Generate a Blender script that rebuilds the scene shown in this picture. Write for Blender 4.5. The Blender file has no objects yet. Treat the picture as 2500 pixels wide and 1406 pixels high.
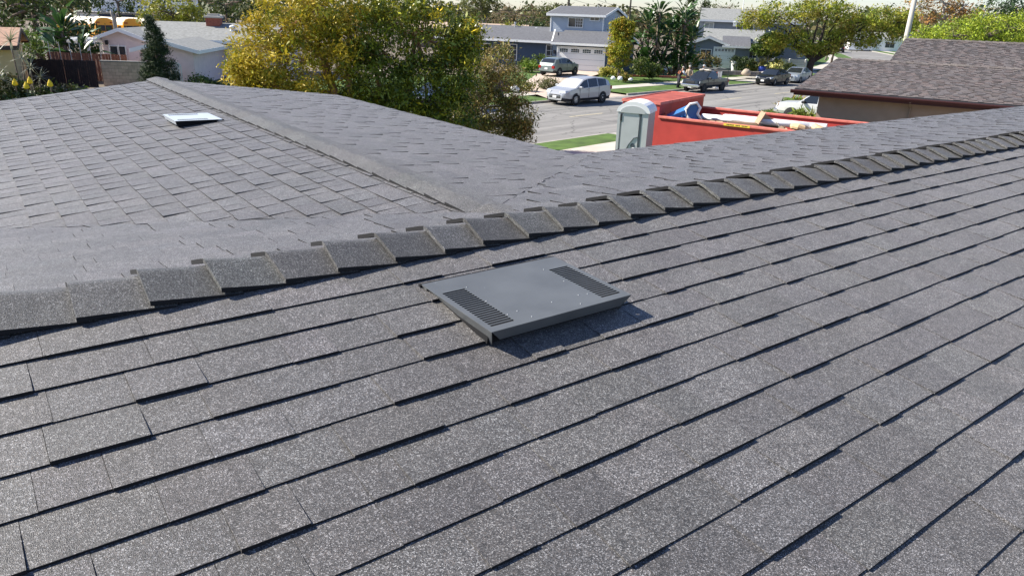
import bpy, math, random
import numpy as np
from mathutils import Vector, Matrix

# ------------------------------------------------------------------ camera, sky, sun, exposure
scene = bpy.context.scene
CAM_H = 5.55
F_PX, PITCH, ROLL = 1760.0 / 2500.0, math.radians(20.75), math.radians(2.0)
_F = Vector((0, math.cos(PITCH), -math.sin(PITCH)))
_R0 = Vector((1, 0, 0)); _U0 = _R0.cross(_F)
_R = _R0 * math.cos(ROLL) + _U0 * math.sin(ROLL)
_U = -_R0 * math.sin(ROLL) + _U0 * math.cos(ROLL)
cam_data = bpy.data.cameras.new('camera')
cam = bpy.data.objects.new('camera', cam_data)
scene.collection.objects.link(cam)
cam_data.sensor_width = 36.0
cam_data.lens = 36.0 * F_PX
cam_data.clip_start, cam_data.clip_end = 0.05, 3000
cam.matrix_world = Matrix(((_R.x, _U.x, -_F.x, 0), (_R.y, _U.y, -_F.y, 0), (_R.z, _U.z, -_F.z, CAM_H), (0, 0, 0, 1)))
scene.camera = cam

SUN_AZ, SUN_EL = math.radians(-80), math.radians(40)
S_DIR = Vector((math.sin(SUN_AZ) * math.cos(SUN_EL), math.cos(SUN_AZ) * math.cos(SUN_EL), math.sin(SUN_EL)))
world = bpy.data.worlds.new('World'); scene.world = world; world.use_nodes = True
wn = world.node_tree.nodes; wl = world.node_tree.links
sky = wn.new('ShaderNodeTexSky'); sky.sky_type = 'NISHITA'; sky.sun_disc = False
sky.sun_elevation = SUN_EL; sky.sun_rotation = SUN_AZ
sky.altitude = 20; sky.air_density = 1.0; sky.dust_density = 0.25; sky.ozone_density = 1.0
_wb = wn.new('ShaderNodeVectorMath'); _wb.operation = 'MULTIPLY'; _wb.inputs[1].default_value = (.96, 1.0, 1.22)
wl.new(sky.outputs[0], _wb.inputs[0]); wl.new(_wb.outputs[0], wn['Background'].inputs[0]); wn['Background'].inputs[1].default_value = 0.072
sun_d = bpy.data.lights.new('sun', 'SUN'); sun_d.energy = 5.0; sun_d.angle = math.radians(0.53); sun_d.color = (1.0, 0.935, 0.83)
sun = bpy.data.objects.new('sun', sun_d); scene.collection.objects.link(sun)
sun.rotation_euler = S_DIR.to_track_quat('Z', 'Y').to_euler(); sun.location = (-40, 10, 60)
vs = scene.view_settings
vs.view_transform = 'Standard'; vs.look = 'None'; vs.gamma = 1.0; vs.use_curve_mapping = False; vs.exposure = 1.0
scene.render.engine = 'CYCLES'
scene.cycles.use_denoising = True
scene.cycles.max_bounces = 6; scene.cycles.transparent_max_bounces = 6
scene.cycles.diffuse_bounces = 3; scene.cycles.glossy_bounces = 3

# ------------------------------------------------------------------ helpers
COL = scene.collection
rng = random.Random(7)
nrg = np.random.default_rng(11)

def lin(c):
    return tuple((x / 12.92) if x <= 0.04045 else ((x + 0.055) / 1.055) ** 2.4 for x in c)

def h2(s):
    s = s.lstrip('#'); return lin(tuple(int(s[i:i + 2], 16) / 255 for i in (0, 2, 4)))

_mats = {}
def M(name, col=(.5, .5, .5), rough=.7, metal=0., var=0., vscale=3., bump=0., bscale=40., spec=.4, attr=False, trans=0., coat=0., detail=3., emit=0.):
    """procedural principled material; var = brightness variation by noise; attr = multiply with the mesh attribute 'tint'"""
    if name in _mats: return _mats[name]
    m = bpy.data.materials.new(name); m.use_nodes = True
    nt = m.node_tree; n = nt.nodes; l = nt.links
    b = n['Principled BSDF']
    b.inputs['Roughness'].default_value = rough; b.inputs['Metallic'].default_value = metal
    b.inputs['Specular IOR Level'].default_value = spec
    if coat: b.inputs['Coat Weight'].default_value = coat; b.inputs['Coat Roughness'].default_value = .06
    geo = n.new('ShaderNodeNewGeometry')
    src = None
    rgb = n.new('ShaderNodeRGB'); rgb.outputs[0].default_value = (*col, 1); src = rgb.outputs[0]
    if var:
        tx = n.new('ShaderNodeTexNoise'); tx.inputs['Scale'].default_value = vscale; tx.inputs['Detail'].default_value = detail
        l.new(geo.outputs['Position'], tx.inputs['Vector'])
        mr = n.new('ShaderNodeMapRange'); mr.inputs[1].default_value = .3; mr.inputs[2].default_value = .7
        mr.inputs[3].default_value = 1 - var; mr.inputs[4].default_value = 1 + var
        l.new(tx.outputs['Fac'], mr.inputs[0])
        mx = n.new('ShaderNodeVectorMath'); mx.operation = 'SCALE'
        l.new(src, mx.inputs[0]); l.new(mr.outputs[0], mx.inputs['Scale']); src = mx.outputs[0]
    if attr:
        at = n.new('ShaderNodeAttribute'); at.attribute_name = 'tint'
        mu = n.new('ShaderNodeVectorMath'); mu.operation = 'MULTIPLY'
        l.new(src, mu.inputs[0]); l.new(at.outputs['Color'], mu.inputs[1]); src = mu.outputs[0]
    l.new(src, b.inputs['Base Color'])
    if bump:
        bt = n.new('ShaderNodeTexNoise'); bt.inputs['Scale'].default_value = bscale; bt.inputs['Detail'].default_value = 4
        l.new(geo.outputs['Position'], bt.inputs['Vector'])
        bp = n.new('ShaderNodeBump'); bp.inputs['Strength'].default_value = bump; bp.inputs['Distance'].default_value = .02
        l.new(bt.outputs['Fac'], bp.inputs['Height']); l.new(bp.outputs[0], b.inputs['Normal'])
    if trans:
        tr = n.new('ShaderNodeBsdfTranslucent'); l.new(src, tr.inputs[0])
        ms = n.new('ShaderNodeMixShader'); ms.inputs[0].default_value = trans
        l.new(b.outputs[0], ms.inputs[1]); l.new(tr.outputs[0], ms.inputs[2]); l.new(ms.outputs[0], n['Material Output'].inputs[0])
    if emit:
        b.inputs['Emission Color'].default_value = (*col, 1); b.inputs['Emission Strength'].default_value = emit
    _mats[name] = m
    return m

def tagit(o, label=None, cat=None, group=None, kind=None):
    if label: o['label'] = label
    if cat: o['category'] = cat
    if group: o['group'] = group
    if kind: o['kind'] = kind
    return o

def empty(name, loc=(0, 0, 0), rz=0., label=None, cat=None, group=None, kind=None):
    o = bpy.data.objects.new(name, None); COL.objects.link(o)
    o.location = loc; o.rotation_euler = (0, 0, rz); o.empty_display_size = .2
    return tagit(o, label, cat, group, kind)

def link(name, me, mat, parent=None):
    o = bpy.data.objects.new(name, me); COL.objects.link(o)
    if mat is not None and not me.materials: me.materials.append(mat)
    if parent is not None: o.parent = parent
    return o

def rotz(a): return Matrix.Rotation(a, 4, 'Z')
def T(x, y, z): return Matrix.Translation((x, y, z))

class MB:
    """collects faces for one mesh"""
    def __init__(s, mx=None): s.v = []; s.f = []; s.mx = mx or Matrix.Identity(4); s.t = []; s.fm = []
    def add(s, vs, fs, tint=None, fm=None):
        k = len(s.v)
        if fm is not None: s.fm += fm
        s.v += [tuple(s.mx @ Vector(p)) for p in vs]
        s.f += [tuple(i + k for i in f) for f in fs]
        if tint is not None: s.t += [tint] * len(vs)
        return s
    def box(s, x0, x1, y0, y1, z0, z1, bev=0.):
        if bev:
            b = min(bev, (x1 - x0) * .45, (y1 - y0) * .45, (z1 - z0) * .45)
            vs = []; 
            for z, d in ((z0, b), (z0 + b, 0), (z1 - b, 0), (z1, b)):
                vs += [(x0 + d, y0 + d, z), (x1 - d, y0 + d, z), (x1 - d, y1 - d, z), (x0 + d, y1 - d, z)]
            fs = [(3, 2, 1, 0), (12, 13, 14, 15)]
            for r in range(3):
                for i in range(4):
                    j = (i + 1) % 4; fs.append((r * 4 + i, r * 4 + j, r * 4 + 4 + j, r * 4 + 4 + i))
            return s.add(vs, fs)
        vs = [(x0, y0, z0), (x1, y0, z0), (x1, y1, z0), (x0, y1, z0), (x0, y0, z1), (x1, y0, z1), (x1, y1, z1), (x0, y1, z1)]
        return s.add(vs, [(3, 2, 1, 0), (4, 5, 6, 7), (0, 1, 5, 4), (1, 2, 6, 5), (2, 3, 7, 6), (3, 0, 4, 7)])
    def quad(s, a, b, c, d): return s.add([a, b, c, d], [(0, 1, 2, 3)])
    def prism(s, poly, axis, lo, hi):
        """poly of 2-D points extruded along axis (0,1,2) from lo to hi"""
        n = len(poly)
        def P(p, h):
            if axis == 0: return (h, p[0], p[1])
            if axis == 1: return (p[0], h, p[1])
            return (p[0], p[1], h)
        vs = [P(p, lo) for p in poly] + [P(p, hi) for p in poly]
        fs = [tuple(range(n)), tuple(range(2 * n - 1, n - 1, -1))]
        for i in range(n):
            j = (i + 1) % n; fs.append((i, j, n + j, n + i))
        return s.add(vs, fs)
    def tube(s, pts, rad, seg=6, cap=True):
        pts = [Vector(p) for p in pts]
        if not hasattr(rad, '__len__'): rad = [rad] * len(pts)
        rings = []; vs = []; fs = []
        for i, p in enumerate(pts):
            d = (pts[min(i + 1, len(pts) - 1)] - pts[max(i - 1, 0)])
            if d.length < 1e-9: d = Vector((0, 0, 1))
            d.normalize()
            u = d.cross(Vector((0, 0, 1)) if abs(d.z) < .9 else Vector((1, 0, 0))).normalized(); w = d.cross(u)
            for k in range(seg):
                a = 2 * math.pi * k / seg
                vs.append(tuple(p + (u * math.cos(a) + w * math.sin(a)) * rad[i]))
        for i in range(len(pts) - 1):
            for k in range(seg):
                j = (k + 1) % seg
                fs.append((i * seg + k, i * seg + j, (i + 1) * seg + j, (i + 1) * seg + k))
        if cap:
            fs.append(tuple(range(seg - 1, -1, -1))); fs.append(tuple(range((len(pts) - 1) * seg, len(pts) * seg)))
        return s.add(vs, fs)
    def lathe(s, prof, seg=16, axis='z', c=(0, 0, 0), a0=0., a1=2 * math.pi):
        full = abs(a1 - a0 - 2 * math.pi) < 1e-6
        ns = seg if full else seg + 1
        vs = []; fs = []
        for r, h in prof:
            for k in range(ns):
                a = a0 + (a1 - a0) * k / seg
                x, y = r * math.cos(a), r * math.sin(a)
                p = (x, y, h) if axis == 'z' else ((h, x, y) if axis == 'x' else (x, h, y))
                vs.append((p[0] + c[0], p[1] + c[1], p[2] + c[2]))
        for i in range(len(prof) - 1):
            for k in range(seg):
                j = (k + 1) % ns
                fs.append((i * ns + k, i * ns + j, (i + 1) * ns + j, (i + 1) * ns + k))
        return s.add(vs, fs)
    def ball(s, c, r, seg=10, rings=6):
        rx, ry, rz = (r, r, r) if not hasattr(r, '__len__') else r
        vs = []; fs = []
        for i in range(rings + 1):
            th = math.pi * i / rings
            for k in range(seg):
                a = 2 * math.pi * k / seg
                vs.append((c[0] + rx * math.sin(th) * math.cos(a), c[1] + ry * math.sin(th) * math.sin(a), c[2] + rz * math.cos(th)))
        for i in range(rings):
            for k in range(seg):
                j = (k + 1) % seg; fs.append((i * seg + k, (i + 1) * seg + k, (i + 1) * seg + j, i * seg + j))
        return s.add(vs, fs)
    def mesh(s, name, smooth=False):
        me = bpy.data.meshes.new(name); me.from_pydata(s.v, [], s.f)
        if s.t and len(s.t) == len(s.v):
            at = me.attributes.new('tint', 'FLOAT_COLOR', 'POINT')
            at.data.foreach_set('color', np.array([(t, t, t, 1) if not hasattr(t, '__len__') else (*t, 1) for t in s.t], dtype=np.float32).ravel())
        if s.fm and len(s.fm) == len(s.f): me.polygons.foreach_set('material_index', np.array(s.fm, dtype=np.int32))
        if smooth: me.shade_smooth()
        me.validate(); me.update(); return me
    def build(s, name, mat, parent=None, smooth=False, kind=None, mat2=None):
        o = link(name, s.mesh(name, smooth), mat, parent)
        if mat2 is not None: o.data.materials.append(mat2)
        if kind: o['kind'] = kind
        return o

def copy_tree(o, parent=None):
    c = o.copy(); COL.objects.link(c)
    if parent is not None: c.parent = parent
    for ch in list(o.children): copy_tree(ch, c)
    return c
# ------------------------------------------------------------------ our house: frame of the roof
RA = math.radians(52.88)
VA = Vector((math.sin(RA), math.cos(RA), 0))            # along the main ridge, away to the right
VN = Vector((-math.cos(RA), math.sin(RA), 0))           # away from the camera, across the ridge
VZ = Vector((0, 0, 1))
E_ = 0.143                                              # shingle exposure
RIDGE_O = VN * (16.67 * E_) + Vector((0, 0, CAM_H - 5.90 * E_))
TAN_NEAR, TAN_FAR = math.tan(math.radians(10)), math.tan(math.radians(8))
WING_A, WING_Z, TAN_WL, TAN_WR = 1.98, -0.06, math.tan(math.radians(6.8)), math.tan(math.radians(6.4))
WING_END, WING_KR, WING_KL, EAVE_N = 7.7, 2.35, 4.0, 2.75
def RW(a, n, z=0.): return RIDGE_O + VA * a + VN * n + VZ * z

def granule_mat(name, base, light, dark, warm, sheen=.3):
    m = bpy.data.materials.new(name); m.use_nodes = True
    nt = m.node_tree; n = nt.nodes; l = nt.links; b = n['Principled BSDF']
    b.inputs['Roughness'].default_value = .6; b.inputs['Specular IOR Level'].default_value = .6
    b.inputs['Sheen Weight'].default_value = sheen; b.inputs['Sheen Tint'].default_value = (1, .94, .88, 1); b.inputs['Sheen Roughness'].default_value = .45
    geo = n.new('ShaderNodeNewGeometry')
    def vor(scale):
        v = n.new('ShaderNodeTexVoronoi'); v.inputs['Scale'].default_value = scale; l.new(geo.outputs['Position'], v.inputs['Vector']); return v
    v1 = vor(440.); v2 = vor(150.)
    sep = n.new('ShaderNodeSeparateColor'); l.new(v1.outputs['Color'], sep.inputs[0])
    sep2 = n.new('ShaderNodeSeparateColor'); l.new(v2.outputs['Color'], sep2.inputs[0])
    cr = n.new('ShaderNodeValToRGB'); el = cr.color_ramp.elements; cr.color_ramp.interpolation = 'LINEAR'
    el[0].position = 0; el[0].color = (*dark, 1); el[1].position = 1; el[1].color = (*light, 1)
    for p, c in ((.30, dark), (.42, base), (.66, base), (.80, warm), (.84, base), (.90, light)):
        e = el.new(p); e.color = (*c, 1)
    l.new(sep.outputs[0], cr.inputs[0])
    cr2 = n.new('ShaderNodeMapRange'); cr2.inputs[3].default_value = .84; cr2.inputs[4].default_value = 1.16
    l.new(sep2.outputs[1], cr2.inputs[0])
    big = n.new('ShaderNodeTexNoise'); big.inputs['Scale'].default_value = 2.2; big.inputs['Detail'].default_value = 5; big.inputs['Roughness'].default_value = .65
    l.new(geo.outputs['Position'], big.inputs['Vector'])
    mr = n.new('ShaderNodeMapRange'); mr.inputs[1].default_value = .3; mr.inputs[2].default_value = .7; mr.inputs[3].default_value = .86; mr.inputs[4].default_value = 1.12
    l.new(big.outputs['Fac'], mr.inputs[0])
    mm = n.new('ShaderNodeMath'); mm.operation = 'MULTIPLY'; l.new(cr2.outputs[0], mm.inputs[0]); l.new(mr.outputs[0], mm.inputs[1])
    md = n.new('ShaderNodeTexNoise'); md.inputs['Scale'].default_value = 17; md.inputs['Detail'].default_value = 4; l.new(geo.outputs['Position'], md.inputs['Vector'])
    mdr = n.new('ShaderNodeMapRange'); mdr.inputs[1].default_value = .3; mdr.inputs[2].default_value = .7; mdr.inputs[3].default_value = .84; mdr.inputs[4].default_value = 1.16; l.new(md.outputs['Fac'], mdr.inputs[0])
    mm2 = n.new('ShaderNodeMath'); mm2.operation = 'MULTIPLY'; l.new(mm.outputs[0], mm2.inputs[0]); l.new(mdr.outputs[0], mm2.inputs[1]); mm = mm2
    mf = n.new('ShaderNodeTexNoise'); mf.inputs['Scale'].default_value = 75; mf.inputs['Detail'].default_value = 3; l.new(geo.outputs['Position'], mf.inputs['Vector'])
    mfr = n.new('ShaderNodeMapRange'); mfr.inputs[1].default_value = .3; mfr.inputs[2].default_value = .7; mfr.inputs[3].default_value = .85; mfr.inputs[4].default_value = 1.15; l.new(mf.outputs['Fac'], mfr.inputs[0])
    mm3 = n.new('ShaderNodeMath'); mm3.operation = 'MULTIPLY'; l.new(mm.outputs[0], mm3.inputs[0]); l.new(mfr.outputs[0], mm3.inputs[1]); mm = mm3
    mg = n.new('ShaderNodeTexNoise'); mg.inputs['Scale'].default_value = 34; mg.inputs['Detail'].default_value = 6; mg.inputs['Roughness'].default_value = .8; l.new(geo.outputs['Position'], mg.inputs['Vector'])
    mgr = n.new('ShaderNodeMapRange'); mgr.inputs[1].default_value = .3; mgr.inputs[2].default_value = .7; mgr.inputs[3].default_value = .55; mgr.inputs[4].default_value = 1.45; l.new(mg.outputs['Fac'], mgr.inputs[0])
    sw = n.new('ShaderNodeMath'); sw.operation = 'MULTIPLY'; sw.inputs[1].default_value = sheen; l.new(mgr.outputs[0], sw.inputs[0]); l.new(sw.outputs[0], b.inputs['Sheen Weight'])
    sc = n.new('ShaderNodeVectorMath'); sc.operation = 'SCALE'; l.new(cr.outputs[0], sc.inputs[0]); l.new(mm.outputs[0], sc.inputs['Scale'])
    at = n.new('ShaderNodeAttribute'); at.attribute_name = 'tint'
    mu = n.new('ShaderNodeVectorMath'); mu.operation = 'MULTIPLY'; l.new(sc.outputs[0], mu.inputs[0]); l.new(at.outputs['Color'], mu.inputs[1])
    l.new(mu.outputs[0], b.inputs['Base Color'])
    bp = n.new('ShaderNodeBump'); bp.inputs['Strength'].default_value = .55; bp.inputs['Distance'].default_value = .0022
    l.new(v1.outputs['Distance'], bp.inputs['Height']); l.new(bp.outputs[0], b.inputs['Normal'])
    return m

MAT_SHINGLE = granule_mat('shingle_granules', (.076, .0745, .0735), (.28, .276, .270), (.016, .016, .016), (.112, .095, .083), .19)
MAT_CAP = granule_mat('ridge_cap_granules', (.066, .066, .065), (.23, .229, .224), (.016, .016, .0165), (.092, .085, .074), .06)
MAT_CAPW = granule_mat('wing_ridge_cap_granules', (.068, .067, .063), (.22, .218, .208), (.020, .020, .020), (.10, .088, .07), .13)
MAT_NEIGH = granule_mat('brown_shingle_granules', (.142, .119, .106), (.25, .224, .208), (.068, .056, .050), (.165, .125, .104), .10)
MAT_DECK = M('roof_underlay', (.022, .022, .026), .9)
MAT_EDGE = M('black_asphalt_cut_edge', (.010, .010, .011), .9)
FM = [0, 1, 0, 0]; FM_ALL = [0, 1, 1, 1]

def piece(a00, a01, a10, a11, d0, d1, h0, h1a, h1b):
    """wedge-shaped shingle tab in (a, d, h): upper edge a00..a01 at d0, butt edge a10..a11 at d1"""
    vs = [(a00, d0, h0), (a01, d0, h0), (a11, d1, h1b), (a10, d1, h1a), (a10, d1, 0.), (a11, d1, 0.), ]
    fs = [(0, 3, 2, 1), (3, 4, 5, 2), (0, 4, 3), (1, 2, 5)]
    return vs, fs

def shingle_field(lo, hi, d_start, d_end, e, r, wmin=.10, wmax=.29, thick=(.0078, .0118), jit=.0022, tint=(.80, 1.15), gap=.0006, colours=None, tilt=0., groove=False):
    """tabs between lo(d) and hi(d), course by course; returns list of (verts, faces, tint)"""
    out = []
    n = int(round((d_end - d_start) / e)); th = False
    for c in range(n):
        d1 = d_start + (c + 1) * e; d0 = d_start + c * e - .022
        if groove: d0 = d_start + c * e + .0028
        L0, L1, H0, H1 = lo(max(d0, d_start)), lo(d1), hi(max(d0, d_start)), hi(d1)
        if H1 - L1 < .02 and H0 - L0 < .02: continue
        a = min(L0, L1) + r.uniform(-.25, 0); end = max(H0, H1)
        ph = r.uniform(0, 6.28)
        while a < end:
            w = r.uniform(wmin, wmax); b = a + w
            th = not th if r.random() < .85 else th
            t = (thick[1] if th else thick[0]) * r.uniform(.82, 1.18)
            j = jit * (math.sin(a * 3.1 + ph) + r.uniform(-.6, .6)) + (.0018 if th else -.0012)
            a00, a01 = max(a + gap, L0), min(b - gap, H0); a10, a11 = max(a + gap, L1), min(b - gap, H1)
            if (a01 - a00 > .004 or a11 - a10 > .004):
                if a01 < a00: a00 = a01 = min(max((a00 + a01) / 2, L0), H0)
                if a11 < a10: a10 = a11 = min(max((a10 + a11) / 2, L1), H1)
                vs, fs = piece(a00, a01, a10, a11, d0, d1 + j, .0012, t * r.uniform(.9, 1.1) + tilt, max(.002, t * r.uniform(.9, 1.1) - tilt))
                k = r.uniform(*tint) * (.96 if th else 1.02)
                if colours: cc = r.choice(colours); tn = tuple(k * q for q in cc)
                else: tn = (k * r.uniform(.985, 1.02), k * r.uniform(.98, 1.005), k * r.uniform(.985, 1.03))
                out.append((vs, fs, tn))
            a = b
    return out

def frame_matrix(o, ax, dx, nz):
    return Matrix(((ax.x, dx.x, nz.x, o.x), (ax.y, dx.y, nz.y, o.y), (ax.z, dx.z, nz.z, o.z), (0, 0, 0, 1)))

def slope_frame(o, along, down, tan):
    d = (down - VZ * tan).normalized(); a = along.normalized(); nz = a.cross(d)
    if nz.z < 0: nz = -nz
    return frame_matrix(o, a, d, nz)

house = empty('house', RW(4, 0, 0) - VZ * RIDGE_O.z, 0, 'grey shingled house in the foreground seen from on its own roof', 'house')
HI = Matrix.Translation(-house.location)                # world -> house local
COS_N, COS_F = math.cos(math.radians(10)), math.cos(math.radians(8))
COS_WL, COS_WR = math.cos(math.radians(6.8)), math.cos(math.radians(6.4))

# deck of the roof under the shingles
def valley_l(n): return WING_A - max(0, (n * TAN_FAR + WING_Z) / TAN_WL)
def valley_r(n): return min(WING_A + max(0, (n * TAN_FAR + WING_Z) / TAN_WR), WING_A + WING_KR)
def vn_l(k): return (k * TAN_WL - WING_Z) / TAN_FAR
def vn_r(k): return (k * TAN_WR - WING_Z) / TAN_FAR
A0, A1, D_NEAR = -7.0, 17.5, 4.2
db = MB(HI)
def slab(pts, th=.03):
    up = [tuple(p - VZ * .003) for p in pts]; dn = [tuple(p - VZ * th) for p in pts]; n = len(pts)
    db.add(up + dn, [tuple(range(n)), tuple(range(2 * n - 1, n - 1, -1))] + [(i, (i + 1) % n, n + (i + 1) % n, n + i) for i in range(n)])
slab([RW(A0, 0), RW(A1, 0), RW(A1, -D_NEAR, -D_NEAR * TAN_NEAR), RW(A0, -D_NEAR, -D_NEAR * TAN_NEAR)])
slab([RW(A0, 0, -.004), RW(A0, EAVE_N, -EAVE_N * TAN_FAR), RW(A1, EAVE_N, -EAVE_N * TAN_FAR), RW(A1, 0, -.004)])
slab([RW(WING_A, .43, WING_Z), RW(WING_A, WING_END, WING_Z), RW(WING_A + WING_KR, WING_END, WING_Z - WING_KR * TAN_WR), RW(WING_A + WING_KR, vn_r(WING_KR), WING_Z - WING_KR * TAN_WR)], .02)
slab([RW(WING_A, .43, WING_Z - .002), RW(WING_A - WING_KL, vn_l(WING_KL), WING_Z - WING_KL * TAN_WL), RW(WING_A - WING_KL, WING_END, WING_Z - WING_KL * TAN_WL), RW(WING_A, WING_END, WING_Z - .002)], .02)
roof = db.build('roof', MAT_DECK, house)

# walls, fascia
MAT_STUCCO = M('tan_stucco', (.42, .36, .29), .9, var=.08, bump=.3, bscale=60)
MAT_WHITE = M('white_paint', (.78, .78, .76), .55, var=.04, vscale=1.5)
wb = MB(HI)
def wallbox(a0, a1, n0, n1, z1):
    q = [RW(a0, n0), RW(a1, n0), RW(a1, n1), RW(a0, n1)]
    vs = [(p.x, p.y, 0.02) for p in q] + [(p.x, p.y, z1) for p in q]
    wb.add(vs, [(3, 2, 1, 0), (4, 5, 6, 7), (0, 1, 5, 4), (1, 2, 6, 5), (2, 3, 7, 6), (3, 0, 4, 7)])
zr = RIDGE_O.z
wallbox(A0 + .4, A1 - .4, -D_NEAR + .5, EAVE_N - .45, zr - D_NEAR * TAN_NEAR - .12)
wallbox(WING_A - WING_KL + .4, WING_A + WING_KR - .4, EAVE_N - .44, WING_END - .35, zr + WING_Z - WING_KL * TAN_WL - .1)
wb.build('wall', MAT_STUCCO, house)
fb = MB(HI)
def fascia(p, q, h=.14, t=.03):
    d = (q - p).normalized(); s = d.cross(VZ) * t
    vs = [tuple(p - VZ * .034), tuple(q - VZ * .034), tuple(q - VZ * (.034 + h)), tuple(p - VZ * (.034 + h))]
    vs += [tuple(Vector(v) + s) for v in vs]
    fb.add(vs, [(0, 1, 2, 3), (7, 6, 5, 4), (0, 4, 5, 1), (1, 5, 6, 2), (2, 6, 7, 3), (3, 7, 4, 0)])
fascia(RW(WING_A + WING_KR, EAVE_N, -EAVE_N * TAN_FAR), RW(A1, EAVE_N, -EAVE_N * TAN_FAR))
fascia(RW(WING_A + WING_KR, EAVE_N, WING_Z - WING_KR * TAN_WR), RW(WING_A + WING_KR, WING_END, WING_Z - WING_KR * TAN_WR))
fascia(RW(WING_A, WING_END, WING_Z), RW(WING_A + WING_KR, WING_END, WING_Z - WING_KR * TAN_WR))
fascia(RW(WING_A, WING_END, WING_Z), RW(WING_A - WING_KL, WING_END, WING_Z - WING_KL * TAN_WL))
fb.build('fascia', MAT_WHITE, house)

# vent positions on the near slope (a, d), to leave the shingles under it
r = random.Random(3)
fields = []
FR_NEAR = slope_frame(RIDGE_O, VA, -VN, TAN_NEAR)
FR_FAR = slope_frame(RIDGE_O, VA, VN, TAN_FAR)
FR_WR = slope_frame(RW(WING_A, 0, WING_Z), VN, VA, TAN_WR)
FR_WL = slope_frame(RW(WING_A, 0, WING_Z), VN, -VA, TAN_WL)
near = shingle_field(lambda d: -3.6, lambda d: 13.0, .0, 29 * E_, E_, r)
fields.append((FR_FAR, shingle_field(lambda d: -6.9, lambda d: valley_l(d * COS_F) + .015, .0, EAVE_N / COS_F, .1400, r, thick=(.006, .0095), tilt=.0008)))
fields.append((FR_FAR, shingle_field(lambda d: valley_r(d * COS_F) - .015, lambda d: A1, .0, EAVE_N / COS_F, .1400, r, thick=(.006, .0095), tilt=.0008)))
fields.append((FR_WR, shingle_field(lambda d: vn_r(d * COS_WR) + .006, lambda d: WING_END, .0, WING_KR / COS_WR, .1400, r, thick=(.005, .0085))))
fields.append((FR_WL, shingle_field(lambda d: vn_l(d * COS_WL) - .02, lambda d: WING_END, .0, WING_KL / COS_WL, .1400, r, wmin=.10, wmax=.20, thick=(.005, .0075), gap=.0008, tilt=.0016)))

def cam_px(p):
    q = p - Vector((0, 0, CAM_H)); z = q.dot(_F)
    if z < .2: return None
    return 1250 + 1760 * q.dot(_R) / z, 703 - 1760 * q.dot(_U) / z, z
def shows(mx, it):
    c = Vector((0, 0, 0))
    for v in it[0][:4]: c += Vector(v)
    c = mx @ (c / 4); q = cam_px(c)
    if q is None or not (-60 < q[0] < 2560 and -40 < q[1] < 1460): return 0.
    vs = it[0]; ar = (vs[2][0] - vs[3][0]) * (vs[3][1] - vs[0][1])
    n = (mx.to_3x3() @ Vector((0, 0, 1))); vd = (Vector((0, 0, CAM_H)) - c).normalized()
    return ar * max(n.dot(vd), 0) / q[2] ** 2
order = sorted(range(len(near)), key=lambda i: -shows(FR_NEAR, near[i]))
own = set(order[:290])
NF = HI @ FR_NEAR
stuff_b = MB(NF)
for i, (vs, fs, tn) in enumerate(near):
    if i in own:
        b = MB(NF); b.add(vs, fs, tn, FM); b.build('shingle', MAT_SHINGLE, roof, mat2=MAT_EDGE)
    else: stuff_b.add(vs, fs, tn, FM)
for mx, fl in fields:
    stuff_b.mx = HI @ mx
    for vs, fs, tn in fl: stuff_b.add(vs, fs, tn, FM if mx is FR_WL else FM_ALL)
stuff_b.build('shingle_courses', MAT_SHINGLE, roof, kind='stuff', mat2=MAT_EDGE)

# ridge caps: folded pieces, butt end to the left (towards -a), each lapping the next
def ridge_cap(mx, s0, ln, tn_l, tn_r, r, half=.152, arch=.024, flip=False, lift_k=1.):
    qs = (-1, -.72, -.42, -.18, -.06, .06, .18, .42, .72, 1)
    def row(s, lift, flare=0.):
        out = []
        for q in qs:
            y = q * half * (1 + flare); ay = abs(y)
            z = -ay * (tn_l if q < 0 else tn_r) + arch * (1 - abs(q)) + lift * (1.0 - .12 * abs(q)) + .003
            if abs(q) < .1: z -= .0015
            out.append((s + y * sk, y, z))
        return out
    lf = r.uniform(.026, .039) * lift_k; e0 = r.uniform(-.008, .008); sk = r.uniform(-.09, .09); sg = -1 if flip else 1
    r0 = row(s0 + e0, lf, r.uniform(.0, .04)); r1 = row(s0 + sg * ln * .45, lf * .42 + .003); r2 = row(s0 + sg * ln, .001)
    n = len(qs); vs = r0 + r1 + r2 + [(x, y, z - .016) for x, y, z in r0] + [(x, y, z - .008) for x, y, z in r2]
    mid_lo = [(x, y, z - .0095) for x, y, z in r1]
    vs += mid_lo
    fs = []
    for i in range(n - 1):
        fs += [(i, i + 1, n + i + 1, n + i), (n + i, n + i + 1, 2 * n + i + 1, 2 * n + i), (i + 1, i, 3 * n + i, 3 * n + i + 1)]
    fm = [m for i in range(n - 1) for m in (0, 0, 1 if i >= 5 else 0)]  # far half of the butt end coloured black for the shade beneath it
    for i in (0, n - 1):
        fs += [(i, n + i, 5 * n + i, 3 * n + i), (n + i, 2 * n + i, 4 * n + i, 5 * n + i)]; fm += [1, 1]
    k = r.uniform(.78, 1.18)
    b = MB(mx); b.add(vs, fs, (k * r.uniform(.97, 1.03), k, k * r.uniform(.95, 1.02)), fm)
    return b
CAP_S = .206
MXA = HI @ frame_matrix(RIDGE_O + VZ * .004, VA, VN, VZ)
i = 0; a = .148 - CAP_S * 16
while a < 13.5:
    if a > -3.4: ridge_cap(MXA, a, .268, TAN_NEAR, TAN_FAR, r).build('ridge_cap', MAT_CAP, roof, mat2=MAT_EDGE)
    a += CAP_S * r.uniform(.91, 1.09)
MXW = HI @ frame_matrix(RW(WING_A, 0, WING_Z + .004), VN, VA, VZ)
a = .44
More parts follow.
